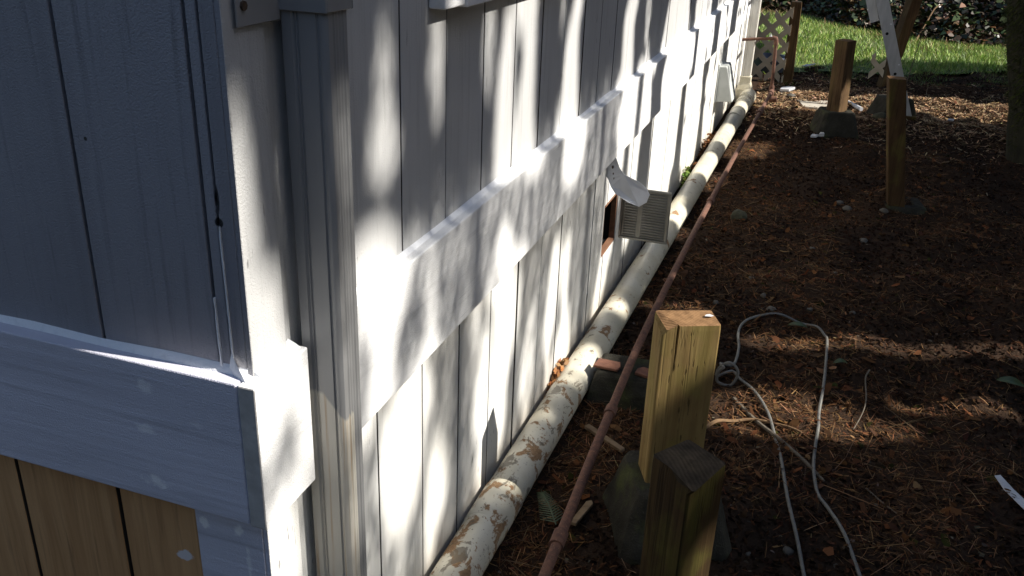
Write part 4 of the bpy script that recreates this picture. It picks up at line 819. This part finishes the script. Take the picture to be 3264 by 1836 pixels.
soup("crown", np.stack([P - U * .06, P - W_ * .035, P + U * .06, P + W_ * .035], 1), pick([(.035, .055, .018), (.05, .075, .024)], [1, 1], N, .2), "canopy_leaf", None, t)
# trees on top of the slope
for k, (x_, y_, lb) in enumerate(((-4, 24, "tall tree on top of the slope behind the house"), (.5, 26, "tall tree on top of the slope beyond the lattice"), (4.5, 25, "tall tree on top of the slope beyond the ladder"), (9, 24, "tall tree on top of the slope at the far right"))):
    zb_ = float(bank_z(x_, y_)) - .3 if y_ < 24 else 3.3; base = (x_, y_, 3.0); t = thing("slope_tree", base, lb, "tree", "tall trees on top of the slope"); obj("trunk", trunk_mesh((x_, y_, -.1), (x_, y_, 11), .25, .08, seed=30 + k, wob=.05), "bark", t, smooth=True)
    N = 3000; P = np.stack([rng.normal(x_, 1.5, N), rng.normal(y_, 1.3, N), rng.uniform(4, 11.5, N)], -1); U = rng.normal(0, 1, (N, 3)); U /= np.linalg.norm(U, axis=1, keepdims=True); W_ = np.cross(U, rng.normal(0, 1, (N, 3))); W_ /= np.linalg.norm(W_, axis=1, keepdims=True)
    soup("crown", np.stack([P - U * .2, P - W_ * .12, P + U * .2, P + W_ * .12], 1), pick([(.035, .055, .018), (.05, .075, .024)], [1, 1], N, .2), "canopy_leaf", None, t)

# dry grass and brush at the foot of the slope
N = 5000; x = rng.uniform(-.8, 3.6, N); y = lawn_far(x) + rng.normal(-.05, .35, N); z = np.where(y > lawn_far(x) - .1, bank_z(x, y), .03); a = rng.uniform(0, 6.28, N); L = rng.uniform(.03, .14, N); el = rng.uniform(-.1, .7, N)
d = np.stack([np.cos(a) * np.cos(el), np.sin(a) * np.cos(el), np.sin(el)], -1); p0 = np.stack([x, y, z + .01], -1); sd_ = np.stack([-np.sin(a), np.cos(a), np.zeros(N)], -1) * .004
soup("dry_brush", np.stack([p0 - sd_, p0 + sd_, p0 + d * L[:, None] + sd_ * .4, p0 + d * L[:, None] - sd_ * .4], 1), pick([(.26, .17, .09), (.16, .10, .055), (.36, .27, .16), (.10, .06, .035)], [3, 3, 1, 3], N, .25), "litter", label="dry stalks and dead leaves at the foot of the ivy slope")

# foliage added behind the viewer to hold back sky light
hb = (0, -4.3, 0); t = thing("added_hedge", hb, "dark foliage added outside the picture to block sky behind the viewer", "added_hedge")
N = 16000; P = np.stack([rng.uniform(-7, 7, N), rng.normal(-4.4, .45, N), 2.9 * rng.random(N) ** .85], -1); U = rng.normal(0, 1, (N, 3)); U /= np.linalg.norm(U, axis=1, keepdims=True); W_ = np.cross(U, rng.normal(0, 1, (N, 3))); W_ /= np.linalg.norm(W_, axis=1, keepdims=True)
soup("added_hedge_foliage", np.stack([P - U * .10, P - W_ * .06, P + U * .10, P + W_ * .06], 1), pick([(.035, .055, .018), (.05, .075, .024)], [1, 1], N, .2), "canopy_leaf", None, t)
for x_ in np.arange(-6.5, 7, 1.6): obj("stem", trunk_mesh((x_, -4.4, -.1), (x_ + .1, -4.4, 2.6), .06, .03, seed=int(x_ * 10) + 400, wob=.03), "bark", t, smooth=True)
